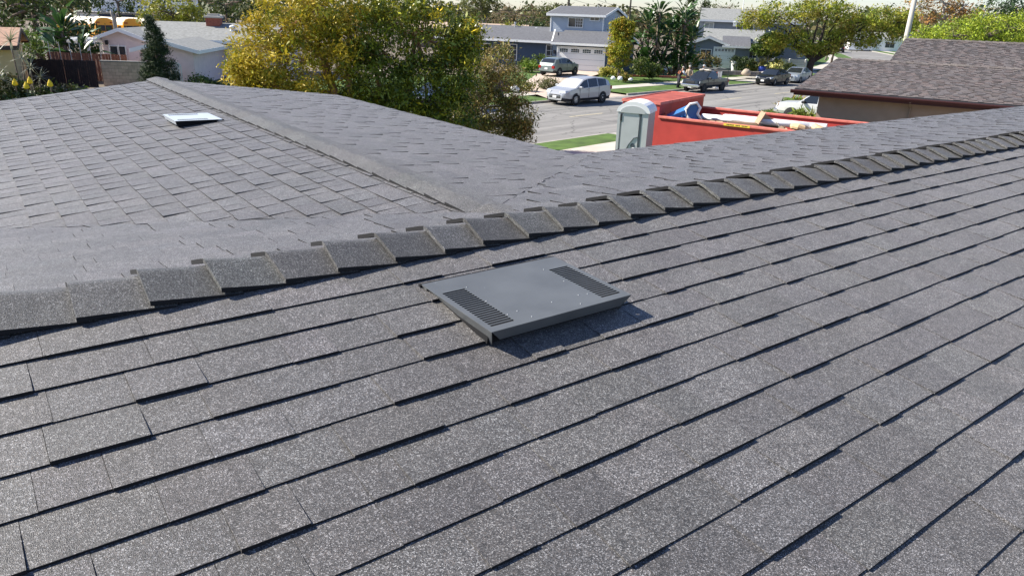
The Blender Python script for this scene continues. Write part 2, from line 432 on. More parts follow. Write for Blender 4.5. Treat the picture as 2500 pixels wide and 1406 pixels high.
while a < WING_END + .1:
    ridge_cap(MXW, a, .268, TAN_WL, TAN_WR, r, half=.118, arch=.012, flip=True, lift_k=.62).build('ridge_cap', MAT_CAPW, roof, mat2=MAT_EDGE)
    a += CAP_S * r.uniform(.975, 1.025)

# ------------------------------------------------------------------ roof vents
def roof_vent(name, mx, w, ln, h, mat, mat_dark, mat_rivet, label, slots, slot_w, slot_x, rivets, skirt=None, th=.0025):
    """local frame: x across, y down the slope, z off the roof; hood opens at y=ln"""
    root = empty(name, mx.to_translation(), 0, label, 'roof vent')
    L = Matrix.Translation(-mx.to_translation()) @ mx
    zt = lambda y: .012 + (h - .012) * y / ln
    xs = sorted({0., w} | {x for s in slot_x for x in (s, s + slot_w)})
    ns, y0, y1 = slots
    pitch = (y1 - y0) / ns; ys = [0.]
    for i in range(ns): ys += [y0 + i * pitch, y0 + i * pitch + pitch * .70]
    ys.append(ln)
    b = MB(L)
    def insl(x0, x1, i):
        return any(abs(x0 - s) < 1e-6 for s in slot_x) and i % 2 == 1
    for i in range(len(ys) - 1):
        for k in range(len(xs) - 1):
            if insl(xs[k], xs[k + 1], i): continue
            c = [(xs[k], ys[i]), (xs[k + 1], ys[i]), (xs[k + 1], ys[i + 1]), (xs[k], ys[i + 1])]
            b.add([(x, y, zt(y)) for x, y in c] + [(x, y, zt(y) - th) for x, y in c],
                  [(0, 1, 2, 3), (7, 6, 5, 4), (0, 4, 5, 1), (1, 5, 6, 2), (2, 6, 7, 3), (3, 7, 4, 0)])
    b.build('top_plate', mat, root)
    # front lip, folded down and back, ends cut at an angle
    lip = MB(L); hl = h * .66
    lip.add([(0.001, ln, h), (w - .001, ln, h), (w - .03, ln - .010, h - hl), (.045, ln - .010, h - hl), (0.001, ln - .002, h), (w - .001, ln - .002, h), (w - .03, ln - .012, h - hl), (.045, ln - .012, h - hl)],
            [(0, 1, 2, 3), (7, 6, 5, 4), (0, 3, 7, 4), (1, 5, 6, 2), (3, 2, 6, 7), (0, 4, 5, 1)])
    lip.build('front_lip', mat, root)
    for sx, nm in ((0., 1), (w, -1)):
        sd = MB(L); t = .002 * nm; inn = .024 * nm
        p = [(sx, .035, zt(.035)), (sx, ln, h - .001), (sx + inn, ln - .02, .0), (sx + inn, .06, .0)]
        sd.add(p + [(x + t, y, z) for x, y, z in p], [(0, 1, 2, 3), (7, 6, 5, 4), (0, 4, 5, 1), (1, 5, 6, 2), (2, 6, 7, 3), (3, 7, 4, 0)])
        sd.build('side_skirt', skirt or mat, root)
    fl = MB(L); fl.add([(.012, .05, .003), (w - .012, .05, .003), (w - .012, ln - .03, .003), (.012, ln - .03, .003), (.012, .05, zt(.05) - .008), (w - .012, .05, zt(.05) - .008), (w - .012, ln - .03, zt(ln) - .016), (.012, ln - .03, zt(ln) - .016)], [(3, 2, 1, 0), (4, 5, 6, 7), (0, 1, 5, 4), (1, 2, 6, 5), (2, 3, 7, 6), (3, 0, 4, 7)])
    fl.build('unlit_inside_box', mat_dark, root)  # black box for the unlit inside, raised to stop light through the slots
    bf = MB(L); bf.box(.002, w - .002, -.004, .03, .0045, .0115); bf.build('flange', mat, root)
    sb_ = MB(L); sb_.box(-.006, w + .004, -.013, -.001, .001, .009); sb_.box(w - .004, w + .004, -.001, .05, .001, .009); sb_.build('shadow_gap_strip', mat_dark, root)  # black strips standing in for the shadow line at the plate's upper edge
    for x, y in rivets:
        rb = MB(L); rb.lathe([(.0, .0022), (.002, .0016), (.003, .0004), (.0032, -.0005)], 8, c=(x, y, zt(y)))
        rb.build('rivet', mat_rivet, root, smooth=True)
    return root

MAT_VENT = M('dark_grey_painted_metal', (.102, .108, .109), .42, var=.12, vscale=7, spec=.5, detail=6)
# fine pale scuffs on the painted plate
nt = MAT_VENT.node_tree; _n = nt.nodes
_b = _n['Principled BSDF']; _src = _b.inputs['Base Color'].links[0].from_socket
_g = _n.new('ShaderNodeNewGeometry'); _mp = _n.new('ShaderNodeMapping'); _mp.inputs['Scale'].default_value = (55, 18, 40)
nt.links.new(_g.outputs['Position'], _mp.inputs[0])
_sn = _n.new('ShaderNodeTexNoise'); _sn.inputs['Scale'].default_value = 1.; _sn.inputs['Detail'].default_value = 6; _sn.inputs['Roughness'].default_value = .75; nt.links.new(_mp.outputs[0], _sn.inputs['Vector'])
_cr = _n.new('ShaderNodeMapRange'); _cr.inputs[1].default_value = .66; _cr.inputs[2].default_value = .78; _cr.inputs[3].default_value = 0; _cr.inputs[4].default_value = .55
nt.links.new(_sn.outputs['Fac'], _cr.inputs[0])
_mx = _n.new('ShaderNodeMix'); _mx.data_type = 'RGBA'; nt.links.new(_cr.outputs[0], _mx.inputs[0]); nt.links.new(_src, _mx.inputs[6]); _mx.inputs[7].default_value = (.3, .31, .32, 1)
nt.links.new(_mx.outputs[2], _b.inputs['Base Color'])
MAT_VBLACK = M('vent_shade_black', (.006, .006, .007), .9)  # shade as colour: dark inside, shaded skirts, shadow gap
MAT_RIVET = M('bright_rivet', (.27, .28, .29), .45, metal=.4)
VMX = FR_NEAR @ T(1.160, .335, .006)
W_V, L_V = .597, .420
riv = [(.126, .092), (.118, .222), (.162, .335), (.118, .342), (.178, .392), (.308, .335), (.428, .333), (.464, .340), (.386, .392), (.466, .212), (.472, .088)]
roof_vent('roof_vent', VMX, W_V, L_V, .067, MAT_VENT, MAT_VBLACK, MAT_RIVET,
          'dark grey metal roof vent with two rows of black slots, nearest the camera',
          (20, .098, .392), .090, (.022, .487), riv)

MAT_VWHITE = M('pale_galvanised_metal', (.50, .54, .57), .38, metal=.15, var=.05, vscale=9, spec=.5)
WV = FR_WL @ T(4.09, .235, .006)
roof_vent('roof_vent', WV, .45, .37, .060, MAT_VWHITE, MAT_VBLACK, MAT_RIVET,
          'pale white metal roof vent beside the far left ridge', (14, .10, .34), .06, (.035, .355), [], skirt=MAT_VBLACK, th=.0005)  # skirts coloured black for the shade below the hood
# ------------------------------------------------------------------ ground, street, kerbs, pavements, lawns
MAT_EARTH = M('dry_earth', (.16, .13, .095), .95, var=.25, vscale=.4)
MAT_LAWN = M('lawn_turf', (.070, .125, .022), .9, var=.35, vscale=1.4, bump=.6, bscale=30, detail=7)
MAT_CONC = M('pale_concrete', (.47, .44, .38), .9, var=.12, vscale=.8, detail=6)
MAT_KERB = M('weathered_kerb_concrete', (.33, .31, .28), .9, var=.18, vscale=2.5)
MAT_DRIVE = M('pinkish_concrete', (.52, .42, .34), .9, var=.08, vscale=1.2)

def asphalt_mat():
    m = bpy.data.materials.new('worn_asphalt'); m.use_nodes = True
    nt = m.node_tree; n = nt.nodes; l = nt.links; b = n['Principled BSDF']; b.inputs['Roughness'].default_value = .9
    geo = n.new('ShaderNodeNewGeometry')
    mp = n.new('ShaderNodeMapping'); mp.inputs['Rotation'].default_value = (0, 0, math.radians(-46.5 + 0)); l.new(geo.outputs['Position'], mp.inputs[0])
    mp2 = n.new('ShaderNodeMapping'); mp2.inputs['Scale'].default_value = (.06, 1.1, 1); l.new(mp.outputs[0], mp2.inputs[0])
    a = n.new('ShaderNodeTexNoise'); a.inputs['Scale'].default_value = 1.2; a.inputs['Detail'].default_value = 6; l.new(mp2.outputs[0], a.inputs['Vector'])
    f = n.new('ShaderNodeTexNoise'); f.inputs['Scale'].default_value = 30; f.inputs['Detail'].default_value = 6; l.new(geo.outputs['Position'], f.inputs['Vector'])
    cr = n.new('ShaderNodeValToRGB'); cr.color_ramp.elements[0].position = .32; cr.color_ramp.elements[0].color = (.155, .150, .140, 1)
    cr.color_ramp.elements[1].position = .68; cr.color_ramp.elements[1].color = (.265, .255, .236, 1); l.new(a.outputs['Fac'], cr.inputs[0])
    mr = n.new('ShaderNodeMapRange'); mr.inputs[3].default_value = .85; mr.inputs[4].default_value = 1.15; l.new(f.outputs['Fac'], mr.inputs[0])
    sc = n.new('ShaderNodeVectorMath'); sc.operation = 'SCALE'; l.new(cr.outputs[0], sc.inputs[0]); l.new(mr.outputs[0], sc.inputs['Scale'])
    st_ = n.new('ShaderNodeTexNoise'); st_.inputs['Scale'].default_value = .55; st_.inputs['Detail'].default_value = 7; st_.inputs['Roughness'].default_value = .7; l.new(geo.outputs['Position'], st_.inputs['Vector'])
    sr = n.new('ShaderNodeMapRange'); sr.inputs[1].default_value = .56; sr.inputs[2].default_value = .72; sr.inputs[3].default_value = 1.; sr.inputs[4].default_value = .62; l.new(st_.outputs['Fac'], sr.inputs[0])
    ck = n.new('ShaderNodeTexVoronoi'); ck.feature = 'DISTANCE_TO_EDGE'; ck.inputs['Scale'].default_value = .28
    wv = n.new('ShaderNodeTexNoise'); wv.inputs['Scale'].default_value = 1.5; l.new(geo.outputs['Position'], wv.inputs['Vector'])
    wa = n.new('ShaderNodeVectorMath'); wa.operation = 'MULTIPLY_ADD'; wa.inputs[1].default_value = (.9, .9, 0); l.new(wv.outputs['Color'], wa.inputs[0]); l.new(geo.outputs['Position'], wa.inputs[2]); l.new(wa.outputs[0], ck.inputs['Vector'])
    ckr = n.new('ShaderNodeMapRange'); ckr.inputs[1].default_value = .0; ckr.inputs[2].default_value = .012; ckr.inputs[3].default_value = .5; ckr.inputs[4].default_value = 1.; l.new(ck.outputs['Distance'], ckr.inputs[0])
    mq = n.new('ShaderNodeMath'); mq.operation = 'MULTIPLY'; l.new(sr.outputs[0], mq.inputs[0]); l.new(ckr.outputs[0], mq.inputs[1])
    s2 = n.new('ShaderNodeVectorMath'); s2.operation = 'SCALE'; l.new(sc.outputs[0], s2.inputs[0]); l.new(mq.outputs[0], s2.inputs['Scale'])
    l.new(s2.outputs[0], b.inputs['Base Color']); return m
MAT_ROAD = asphalt_mat()

gb = MB(); gb.add([(-900, -300, -.03), (900, -300, -.03), (900, 1500, -.03), (-900, 1500, -.03)], [(0, 1, 2, 3)])
gb.build('ground', MAT_EARTH, kind='structure')

SU = Vector((math.sin(math.radians(43.5)), math.cos(math.radians(43.5)), 0))
_pl = [Vector((1.7, 50.2, 0)) + SU * s for s in (-110, -60, -30, 0, 20, 34)] + [Vector((x, y, 0)) for x, y in ((30.4, 80.9), (36.4, 88.6), (43.4, 100), (51.4, 115.7), (58.8, 133), (66, 155), (76, 195), (88, 250), (96, 320))]
def resample(pl, step=1.5):
    out = []; 
    for p, q in zip(pl, pl[1:]):
        n = max(1, int((q - p).length / step))
        out += [p + (q - p) * (i / n) for i in range(n)]
    return out + [pl[-1]]
_kp = resample(_pl)
for _ in range(12): _kp = [_kp[0]] + [(_kp[i - 1] + _kp[i] * 2 + _kp[i + 1]) / 4 for i in range(1, len(_kp) - 1)] + [_kp[-1]]
_ks = [0.]
for p, q in zip(_kp, _kp[1:]): _ks.append(_ks[-1] + (q - p).length)
_s0 = _ks[min(range(len(_kp)), key=lambda i: (_kp[i] - Vector((1.7, 50.2, 0))).length)]
_ks = [s - _s0 for s in _ks]
def on_kerb(s, off, z=0.):
    """point at arc length s along the far kerb (0 beside the silver car), off metres towards our house"""
    i = 0
    lo, hi = 0, len(_ks) - 2
    s = max(_ks[0], min(s, _ks[-1] - .001))
    while lo < hi:
        m = (lo + hi + 1) // 2
        if _ks[m] <= s: lo = m
        else: hi = m - 1
    i = lo; t = (s - _ks[i]) / (_ks[i + 1] - _ks[i])
    p = _kp[i].lerp(_kp[i + 1], t)
    d0 = (_kp[min(i + 2, len(_kp) - 1)] - _kp[max(i - 1, 0)]).normalized()
    return Vector((p.x + d0.y * off, p.y - d0.x * off, z))
def ribbon(name, mat, o0, o1, z0, z1, s0=-105, s1=260, step=2., skirt=0., kind='structure', flat=True):
    b = MB(); n = max(1, int((s1 - s0) / step)); vs = []; fs = []
    for i in range(n + 1):
        s = s0 + (s1 - s0) * i / n
        p, q = on_kerb(s, o0, z0), on_kerb(s, o1, z1)
        vs += [tuple(p), tuple(q), (p.x, p.y, z0 - skirt), (q.x, q.y, z1 - skirt)]
    for i in range(n):
        k = i * 4; fs.append((k, k + 1, k + 5, k + 4))
        if skirt: fs += [(k + 2, k, k + 4, k + 6), (k + 1, k + 3, k + 7, k + 5)]
    if skirt: fs += [(0, 2, 3, 1), (n * 4, n * 4 + 1, n * 4 + 3, n * 4 + 2)]
    b.add(vs, fs); o = b.build(name, mat); o['kind'] = kind
    return o
ribbon('road', MAT_ROAD, 0, 11.3, .0, .0)
ribbon('gutter', MAT_KERB, -.02, .42, .004, .004); ribbon('gutter', MAT_KERB, 10.88, 11.32, .004, .004)
DRV_F = (1.3, 9.7)
for s0, s1 in ((-105, DRV_F[0]), (DRV_F[1], 31), (38.5, 52), (57, 260)):
    ribbon('kerb', MAT_KERB, -.16, 0, .15, .15, s0, s1, 1.5, .16)
    ribbon('parkway_lawn', MAT_LAWN, -2.75, -.16, .17, .145, s0, s1, 1.5)
ribbon('sidewalk', MAT_CONC, -4.25, -2.75, .21, .185)
ribbon('front_lawn', MAT_LAWN, -15, -4.25, .55, .2)
ribbon('ground_beyond', MAT_EARTH, -90, -15, .62, .55)
for s0, s1 in ((-105, -8), (1.8, 26), (32, 260)):
    ribbon('kerb', MAT_KERB, 11.3, 11.46, .15, .15, s0, s1, 1.5, .16)
    ribbon('parkway_lawn', MAT_LAWN, 11.46, 13.3, .15, .17, s0, s1, 1.5)
ribbon('sidewalk', MAT_CONC, 13.3, 14.9, .175, .19)
ribbon('front_lawn', MAT_LAWN, 14.9, 26, .19, .45)
def sheet(name, mat, pts, th=0.):
    b = MB(); n = len(pts); b.add([tuple(p) for p in pts], [tuple(range(n))]); o = b.build(name, mat); o['kind'] = 'structure'; return o
# driveway of the blue house: apron, strip, court before the garage
HB = Vector((3.75, 75.4, 0)); HBX = Vector((math.cos(math.radians(-20)), math.sin(math.radians(-20)), 0)); HBY = Vector((-HBX.y, HBX.x, 0))
def hb(x, y, z): return HB + HBX * x + HBY * y + VZ * z
b = MB(); P = [on_kerb(DRV_F[0], .02, .012), on_kerb(DRV_F[1], .02, .012), on_kerb(DRV_F[1] - 1.0, -2.75, .20), on_kerb(DRV_F[0] + 1.0, -2.75, .20),
               on_kerb(DRV_F[1] - 1.0, -4.3, .225), on_kerb(DRV_F[0] + 1.0, -4.3, .225), hb(5.0, -6, .50), hb(-1.0, -6, .50), hb(5.0, .1, .56), hb(-1.0, .1, .56)]
b.add([tuple(p) for p in P], [(0, 1, 2, 3), (3, 2, 4, 5), (5, 4, 6, 7), (7, 6, 8, 9)])
b.build('driveway', MAT_DRIVE, kind='structure')
sheet('driveway', MAT_CONC, [on_kerb(31, .02, .012), on_kerb(38.5, .02, .012), on_kerb(37.5, -15, .57), on_kerb(32, -15, .57)])
sheet('driveway', MAT_CONC, [on_kerb(52, .02, .012), on_kerb(57, .02, .012), on_kerb(56.4, -15, .57), on_kerb(52.6, -15, .57)])
sheet('driveway', MAT_CONC, [on_kerb(-8, 11.28, .012), on_kerb(1.8, 11.28, .012), on_kerb(1.0, 26, .46), on_kerb(-7, 26, .46)][::-1])
sheet('driveway', MAT_CONC, [on_kerb(26, 11.28, .012), on_kerb(32, 11.28, .012), on_kerb(31.5, 26, .46), on_kerb(26.5, 26, .46)][::-1])
# faded centre line dashes
MAT_LINE = M('faded_yellow_road_paint', (.46, .40, .26), .9, var=.3, vscale=3)
for s in range(-40, 120, 9):
    if -14 < s < 100: ribbon('road_marking', MAT_LINE, 5.55, 5.68, .005, .005, s, s + 3.2, 1.1)
MAT_SEAM = M('tar_seam', (.07, .07, .07), .8)
for s, o0, o1, ln in ((-3.4, 1.2, 10.6, .07), (7.2, .6, 8.4, .06), (-9.5, 3.0, 3.07, 9.), (4.5, 8.05, 8.12, 11.)):
    ribbon('tar_seam', MAT_SEAM, o0, o1, .0045, .0045, s, s + ln, 1.)

# ------------------------------------------------------------------ building kit
def gable_block(root, x0, x1, y0, y1, z0, ze, zr, wall, roofm, trim, over=.5, ridge='x', ends=(1, 1), siding=None, hip=0., fh=.2):
    """walls + two-slope roof; ridge along x or y; over = eave overhang"""
    w = MB()
    if ridge == 'x':
        yr = (y0 + y1) / 2; sl = (zr - ze) / (yr - y0 + over) if over >= 0 else 0
        zw = ze + sl * over
        w.add([(x0, y0, z0), (x1, y0, z0), (x1, y1, z0), (x0, y1, z0), (x0, y0, zw), (x1, y0, zw), (x1, y1, zw), (x0, y1, zw), (x0, yr, zr), (x1, yr, zr)],
              [(0, 1, 5, 4), (1, 2, 6, 9, 5), (2, 3, 7, 6), (3, 0, 4, 8, 7)])
        rf = MB(); ro = .35
        xa, xb = x0 - ro * ends[0], x1 + ro * ends[1]
        for sg, ye in ((-1, y0 - over), (1, y1 + over)):
            p = [(xa, ye, ze), (xb, ye, ze), (xb - hip, yr, zr), (xa + (hip if ends[0] else 0), yr, zr)]
            vs = [(x, y, z + .03) for x, y, z in p] + [(x, y, z + .16) for x, y, z in p]
            rf.add(vs, [(3, 2, 1, 0), (4, 5, 6, 7), (0, 1, 5, 4), (1, 2, 6, 5), (2, 3, 7, 6), (3, 0, 4, 7)])
        fa = MB()
        for ye in (y0 - over, y1 + over):
            e = -.04 if ye < yr else .04
            fa.box(xa, xb, min(ye, ye + e), max(ye, ye + e), ze - fh + .13, ze + .15)
        for xe, on in ((xa, ends[0]), (xb, ends[1])):
            if not on: continue
            e = -.04 if xe == xa else .04
            for ye in (y0 - over, y1 + over):
                vs = [(xe, ye, ze - fh + .13), (xe, yr, zr - fh + .13), (xe, yr, zr + .17), (xe, ye, ze + .17)]
                vs += [(x + e, y, z) for x, y, z in vs]
                fa.add(vs, [(0, 1, 2, 3), (7, 6, 5, 4), (0, 4, 5, 1), (1, 5, 6, 2), (2, 6, 7, 3), (3, 7, 4, 0)])
    else:
        xr = (x0 + x1) / 2; sl = (zr - ze) / (xr - x0 + over); zw = ze + sl * over
        w.add([(x0, y0, z0), (x1, y0, z0), (x1, y1, z0), (x0, y1, z0), (x0, y0, zw), (x1, y0, zw), (x1, y1, zw), (x0, y1, zw), (xr, y0, zr), (xr, y1, zr)],
              [(0, 1, 5, 8, 4), (1, 2, 6, 5), (2, 3, 7, 9, 6), (3, 0, 4, 7)])
        rf = MB(); ro = .45; ya, yb = y0 - ro * ends[0], y1 + ro * ends[1]
        for xe in (x0 - over, x1 + over):
            p = [(xe, ya, ze), (xr, ya, zr), (xr, yb, zr), (xe, yb, ze)]
            vs = [(x, y, z + .03) for x, y, z in p] + [(x, y, z + .16) for x, y, z in p]
            rf.add(vs, [(3, 2, 1, 0), (4, 5, 6, 7), (0, 1, 5, 4), (1, 2, 6, 5), (2, 3, 7, 6), (3, 0, 4, 7)])
        fa = MB()
        for xe in (x0 - over, x1 + over):
            e = -.04 if xe < xr else .04
            fa.box(min(xe, xe + e), max(xe, xe + e), ya, yb, ze - fh + .13, ze + .15)
        for ye, on in ((ya, ends[0]), (yb, ends[1])):
            if not on: continue
            e = -.04 if ye == ya else .04
            for xe in (x0 - over, x1 + over):
                vs = [(xe, ye, ze - fh + .13), (xr, ye, zr - fh + .13), (xr, ye, zr + .17), (xe, ye, ze + .17)]
                vs += [(x, y + e, z) for x, y, z in vs]
                fa.add(vs, [(0, 1, 2, 3), (7, 6, 5, 4), (0, 4, 5, 1), (1, 5, 6, 2), (2, 6, 7, 3), (3, 7, 4, 0)])
    wo = w.build('wall', wall, root); ro_ = rf.build('roof', roofm, root); fo = fa.build('fascia', trim, root)
    return wo, ro_, fo

def clapboard(root, p0, p1, z0, z1, mat, out, h=.19):
    """horizontal lapped boards on a wall from p0 to p1 (local xy), facing 'out'"""
    n = int((z1 - z0) / h); me = None
    d = Vector((p1[0] - p0[0], p1[1] - p0[1], 0)); o = Vector((out[0], out[1], 0)).normalized()
    for i in range(n):
        za, zb = z0 + i * h, z0 + (i + 1) * h
        a, c = Vector((p0[0], p0[1], 0)), Vector((p1[0], p1[1], 0))
        vs = [a + o * .030 + VZ * za, c + o * .030 + VZ * za, c + o * .008 + VZ * (zb + .01), a + o * .008 + VZ * (zb + .01), a + VZ * za + o * .001, c + VZ * za + o * .001]
        b = MB(); b.add([tuple(v) for v in vs], [(0, 1, 2, 3), (4, 5, 1, 0), (0, 3, 4), (1, 5, 2)]); b.build('clapboard', mat, root)

MAT_GLASS = M('window_glass', (.035, .045, .055), .06, spec=.8)
MAT_GLASS_L = M('curtained_window_glass', (.30, .33, .33), .12, spec=.8)
def window(root, face, u0, u1, z0, z1, c, out=-1, nx=2, nz=1, trim=None, glass=None, fw=.07):
    """face 'y': window in a wall y=c spanning x u0..u1; face 'x': wall x=c spanning y. out = outward sign"""
    t = trim or MAT_WHITE
    def B(b, a0, a1, h0, h1, d0, d1):
        lo, hi = sorted((c + out * d0, c + out * d1))
        if face == 'y': b.box(a0, a1, lo, hi, h0, h1)
        else: b.box(lo, hi, a0, a1, h0, h1)
    fr = MB()
    B(fr, u0 - fw, u1 + fw, z1, z1 + fw, .002, .07); B(fr, u0 - fw, u1 + fw, z0 - fw, z0, .002, .08)
    B(fr, u0 - fw, u0, z0, z1, .002, .07); B(fr, u1, u1 + fw, z0, z1, .002, .07)
    w = fr.build('window', t, root)
    gl = MB(); B(gl, u0, u1, z0, z1, .004, .02); gl.build('pane', glass or MAT_GLASS, w)
    if nx > 1 or nz > 1:
        mu = MB()
        for i in range(1, nx):
            x = u0 + (u1 - u0) * i / nx; B(mu, x - .02, x + .02, z0, z1, .021, .05)
        for k in range(1, nz):
            z = z0 + (z1 - z0) * k / nz; B(mu, u0, u1, z - .015, z + .015, .0215, .045)
        mu.build('glazing_bar', t, w)
    return w

def garage_door(root, x0, x1, z0, z1, y, rows=4, mat=None, panes=(4, 4, 2)):
    d = MB(); m = mat or MAT_WHITE; h = (z1 - z0) / rows
    for i in range(rows): d.box(x0 + .004, x1 - .004, y - .06, y - .01, z0 + i * h + .008, z0 + (i + 1) * h - .008, .012)
    do = d.build('garage_door', m, root)
    tr = MB(); tr.box(x0 - .12, x0, y - .09, y - .002, z0, z1 + .12); tr.box(x1, x1 + .12, y - .09, y - .002, z0, z1 + .12); tr.box(x0, x1, y - .09, y - .002, z1, z1 + .12)
    tr.build('door_frame', m, root)
    g, nx, nz = panes; gw = (x1 - x0) / g; zt = z1 - h * .18
    for i in range(g):
        for a in range(nx):
            for c in range(nz):
                px = x0 + gw * (i + .5) + (a - (nx - 1) / 2) * gw * .72 / nx; pw = gw * .72 / nx * .42
                arch = .04 * (1 - (2 * (a + .5) / nx - 1) ** 2) if nx > 2 and c == nz - 1 else 0
                ph = h * .60 / nz
                za = zt - h * .64 + c * ph
                pb = MB(); pb.box(px - pw, px + pw, y - .068, y - .061, za + .012, za + ph - .02 + arch); pb.build('pane', MAT_GLASS, do)
    return do
# ------------------------------------------------------------------ blue house across the street
MAT_NAVY = M('navy_blue_stucco', (.065, .095, .145), .85, var=.06)
MAT_BLUE = M('pale_blue_siding', (.41, .46, .52), .7, var=.04)
MAT_RF_GREY = M('dark_grey_shingle_roof', (.115, .118, .128), .9, var=.22, vscale=5, bump=.5, bscale=14, detail=8)
MAT_RF_LIGHT = M('light_grey_shingle_roof', (.23, .235, .225), .9, var=.2, vscale=5, bump=.5, bscale=14, detail=8)
MAT_TRIM = M('white_trim', (.82, .82, .80), .6)
MAT_LAMP = M('black_lantern_metal', (.02, .02, .022), .5)
MAT_PIPE = M('grey_metal_pipe', (.45, .46, .47), .5, metal=.4)
MAT_BRICK = M('red_brick', (.30, .095, .06), .9, var=.25, vscale=9)
bh = empty('blue_house', HB, math.radians(-20), 'blue two-storey house with white garage door across the street', 'house')
Z0 = .5
gable_block(bh, -.6, 5.9, 0, 8.2, Z0, 2.98, 4.05, MAT_NAVY, MAT_RF_GREY, MAT_TRIM, .6, ends=(0, 1))
gable_block(bh, -14, -.62, 2.2, 9.2, Z0, 2.98, 4.25, MAT_NAVY, MAT_RF_GREY, MAT_TRIM, .7, ends=(1, 0))
gable_block(bh, -2.3, 3.3, 4.4, 13.6, 3.2, 5.62, 6.45, MAT_BLUE, MAT_RF_GREY, MAT_TRIM, .45, ends=(1, 1))
clapboard(bh, (-2.3, 4.4), (3.3, 4.4), 3.72, 5.68, MAT_BLUE, (0, -1))
clapboard(bh, (3.3, 4.4), (3.3, 13.6), 3.95, 5.72, MAT_BLUE, (1, 0))
cb = MB()
for x, y in ((-2.3, 4.4), (3.3, 4.4), (3.3, 13.6)): cb.box(x - .06, x + .06, y - .06, y + .06, 3.5, 5.7)
cb.build('corner_board', MAT_TRIM, bh)
window(bh, 'y', -.35, 1.15, 4.55, 5.38, 4.365, -1, 2, 1); 
window(bh, 'y', 1.95, 2.85, 5.25, 5.5, 4.365, -1, 2, 1)
window(bh, 'x', 8.2, 9.6, 4.6, 5.4, 3.335, 1, 2, 3)
gb2 = MB()
for k in range(1, 3): gb2.box(.42, 1.13, 4.30, 4.318, 4.55 + .277 * k - .012, 4.55 + .277 * k + .012)
for k in range(1, 3): gb2.box(.40 + .24 * k - .012, .40 + .24 * k + .012, 4.319, 4.337, 4.56, 5.37)
gb2.build('glazing_bar', MAT_TRIM, bh)
garage_door(bh, .02, 4.72, Z0 + .06, 2.66, 0, 4, MAT_TRIM)
window(bh, 'y', -1.9, -.95, 1.2, 2.7, 2.2, -1, 2, 3)
window(bh, 'y', -6.6, -5.2, 1.1, 2.6, 2.2, -1, 2, 3)
window(bh, 'y', -8.9, -8.1, Z0 + .1, 2.55, 2.2, -1, 1, 1, glass=MAT_LAMP)
for x in (-.35, 5.15):
    lb = MB(); lb.box(x - .08, x + .08, -.2, -.004, 2.05, 2.4, .02); lb.build('wall_lantern', MAT_LAMP, bh)
vp = MB(); vp.tube([(-6.6, 5.3, 4.0), (-6.6, 5.3, 4.62)], .07, 8); vp.tube([(-6.6, 5.3, 4.62), (-6.6, 5.3, 4.8)], .12, 8); vp.build('vent_pipe', MAT_PIPE, bh)
vp = MB(); vp.ball((-4.2, 5.4, 4.18), (.24, .24, .16)); vp.build('turbine_vent', MAT_PIPE, bh)
vp = MB(); vp.tube([(1.6, 8.4, 6.3), (1.6, 8.4, 6.75)], .05, 6); vp.tube([(1.95, 8.3, 6.3), (1.95, 8.3, 6.62)], .04, 6); vp.build('vent_pipe', MAT_PIPE, bh)
fl = MB(); fl.add([(-.58, -.55, 3.20), (-.45, -.55, 3.20), (-1.75, 4.05, 4.24), (-1.62, 4.05, 4.24)], [(0, 1, 3, 2)]); fl.build('valley_flashing', MAT_TRIM, bh)

# ------------------------------------------------------------------ grey house beyond it
MAT_GREYW = M('blue_grey_stucco', (.20, .225, .26), .85, var=.06)
gh = empty('grey_house', (18.85, 84.6, 0), math.radians(-14), 'grey two-storey house with low front gable and narrow white garage door', 'house')
gable_block(gh, .1, 3.75, 0, 7, .5, 3.05, 3.85, MAT_GREYW, MAT_RF_GREY, MAT_TRIM, .45, ridge='y', ends=(1, 0))
gable_block(gh, 3.4, 6.4, 0.01, 7, .5, 2.98, 3.9, MAT_GREYW, MAT_RF_GREY, MAT_TRIM, .5, ends=(0, 0))
gable_block(gh, 1.2, 7.6, 3.4, 11, .5, 3.45, 4.6, MAT_GREYW, MAT_RF_LIGHT, MAT_TRIM, .5, ends=(0, 1))
gable_block(gh, .5, 12.5, 10.5, 18, .5, 5.58, 6.95, MAT_GREYW, MAT_RF_LIGHT, MAT_TRIM, .5, ends=(0, 1))
garage_door(gh, 2.65, 4.75, .75, 2.85, -.01, 5, MAT_TRIM, (6, 2, 2))
window(gh, 'y', 1.2, 2.3, 1.55, 2.6, 0, -1, 2, 1)
window(gh, 'y', 1.2, 2.2, 4.75, 5.35, 10.5, -1, 2, 1, glass=MAT_GLASS_L)
window(gh, 'y', 5.0, 6.9, 4.5, 5.3, 10.5, -1, 3, 1)
window(gh, 'y', 6.55, 7.3, 1.3, 2.6, 3.35, -1, 2, 1)
b = MB(); b.tube([(5.5, 14.0, 6.8), (5.5, 14.0, 8.2)], .05, 6); b.build('vent_pipe', MAT_TRIM, gh)
b = MB(); b.box(7.0, 7.5, 12.6, 13.0, 6.25, 6.62, .05); b.build('roof_ventilator', MAT_TRIM, gh)
b = MB(); b.box(4.5, 4.9, 9.9, 10.45, 5.05, 5.6, .04); b.build('bay_cornice', MAT_TRIM, gh)
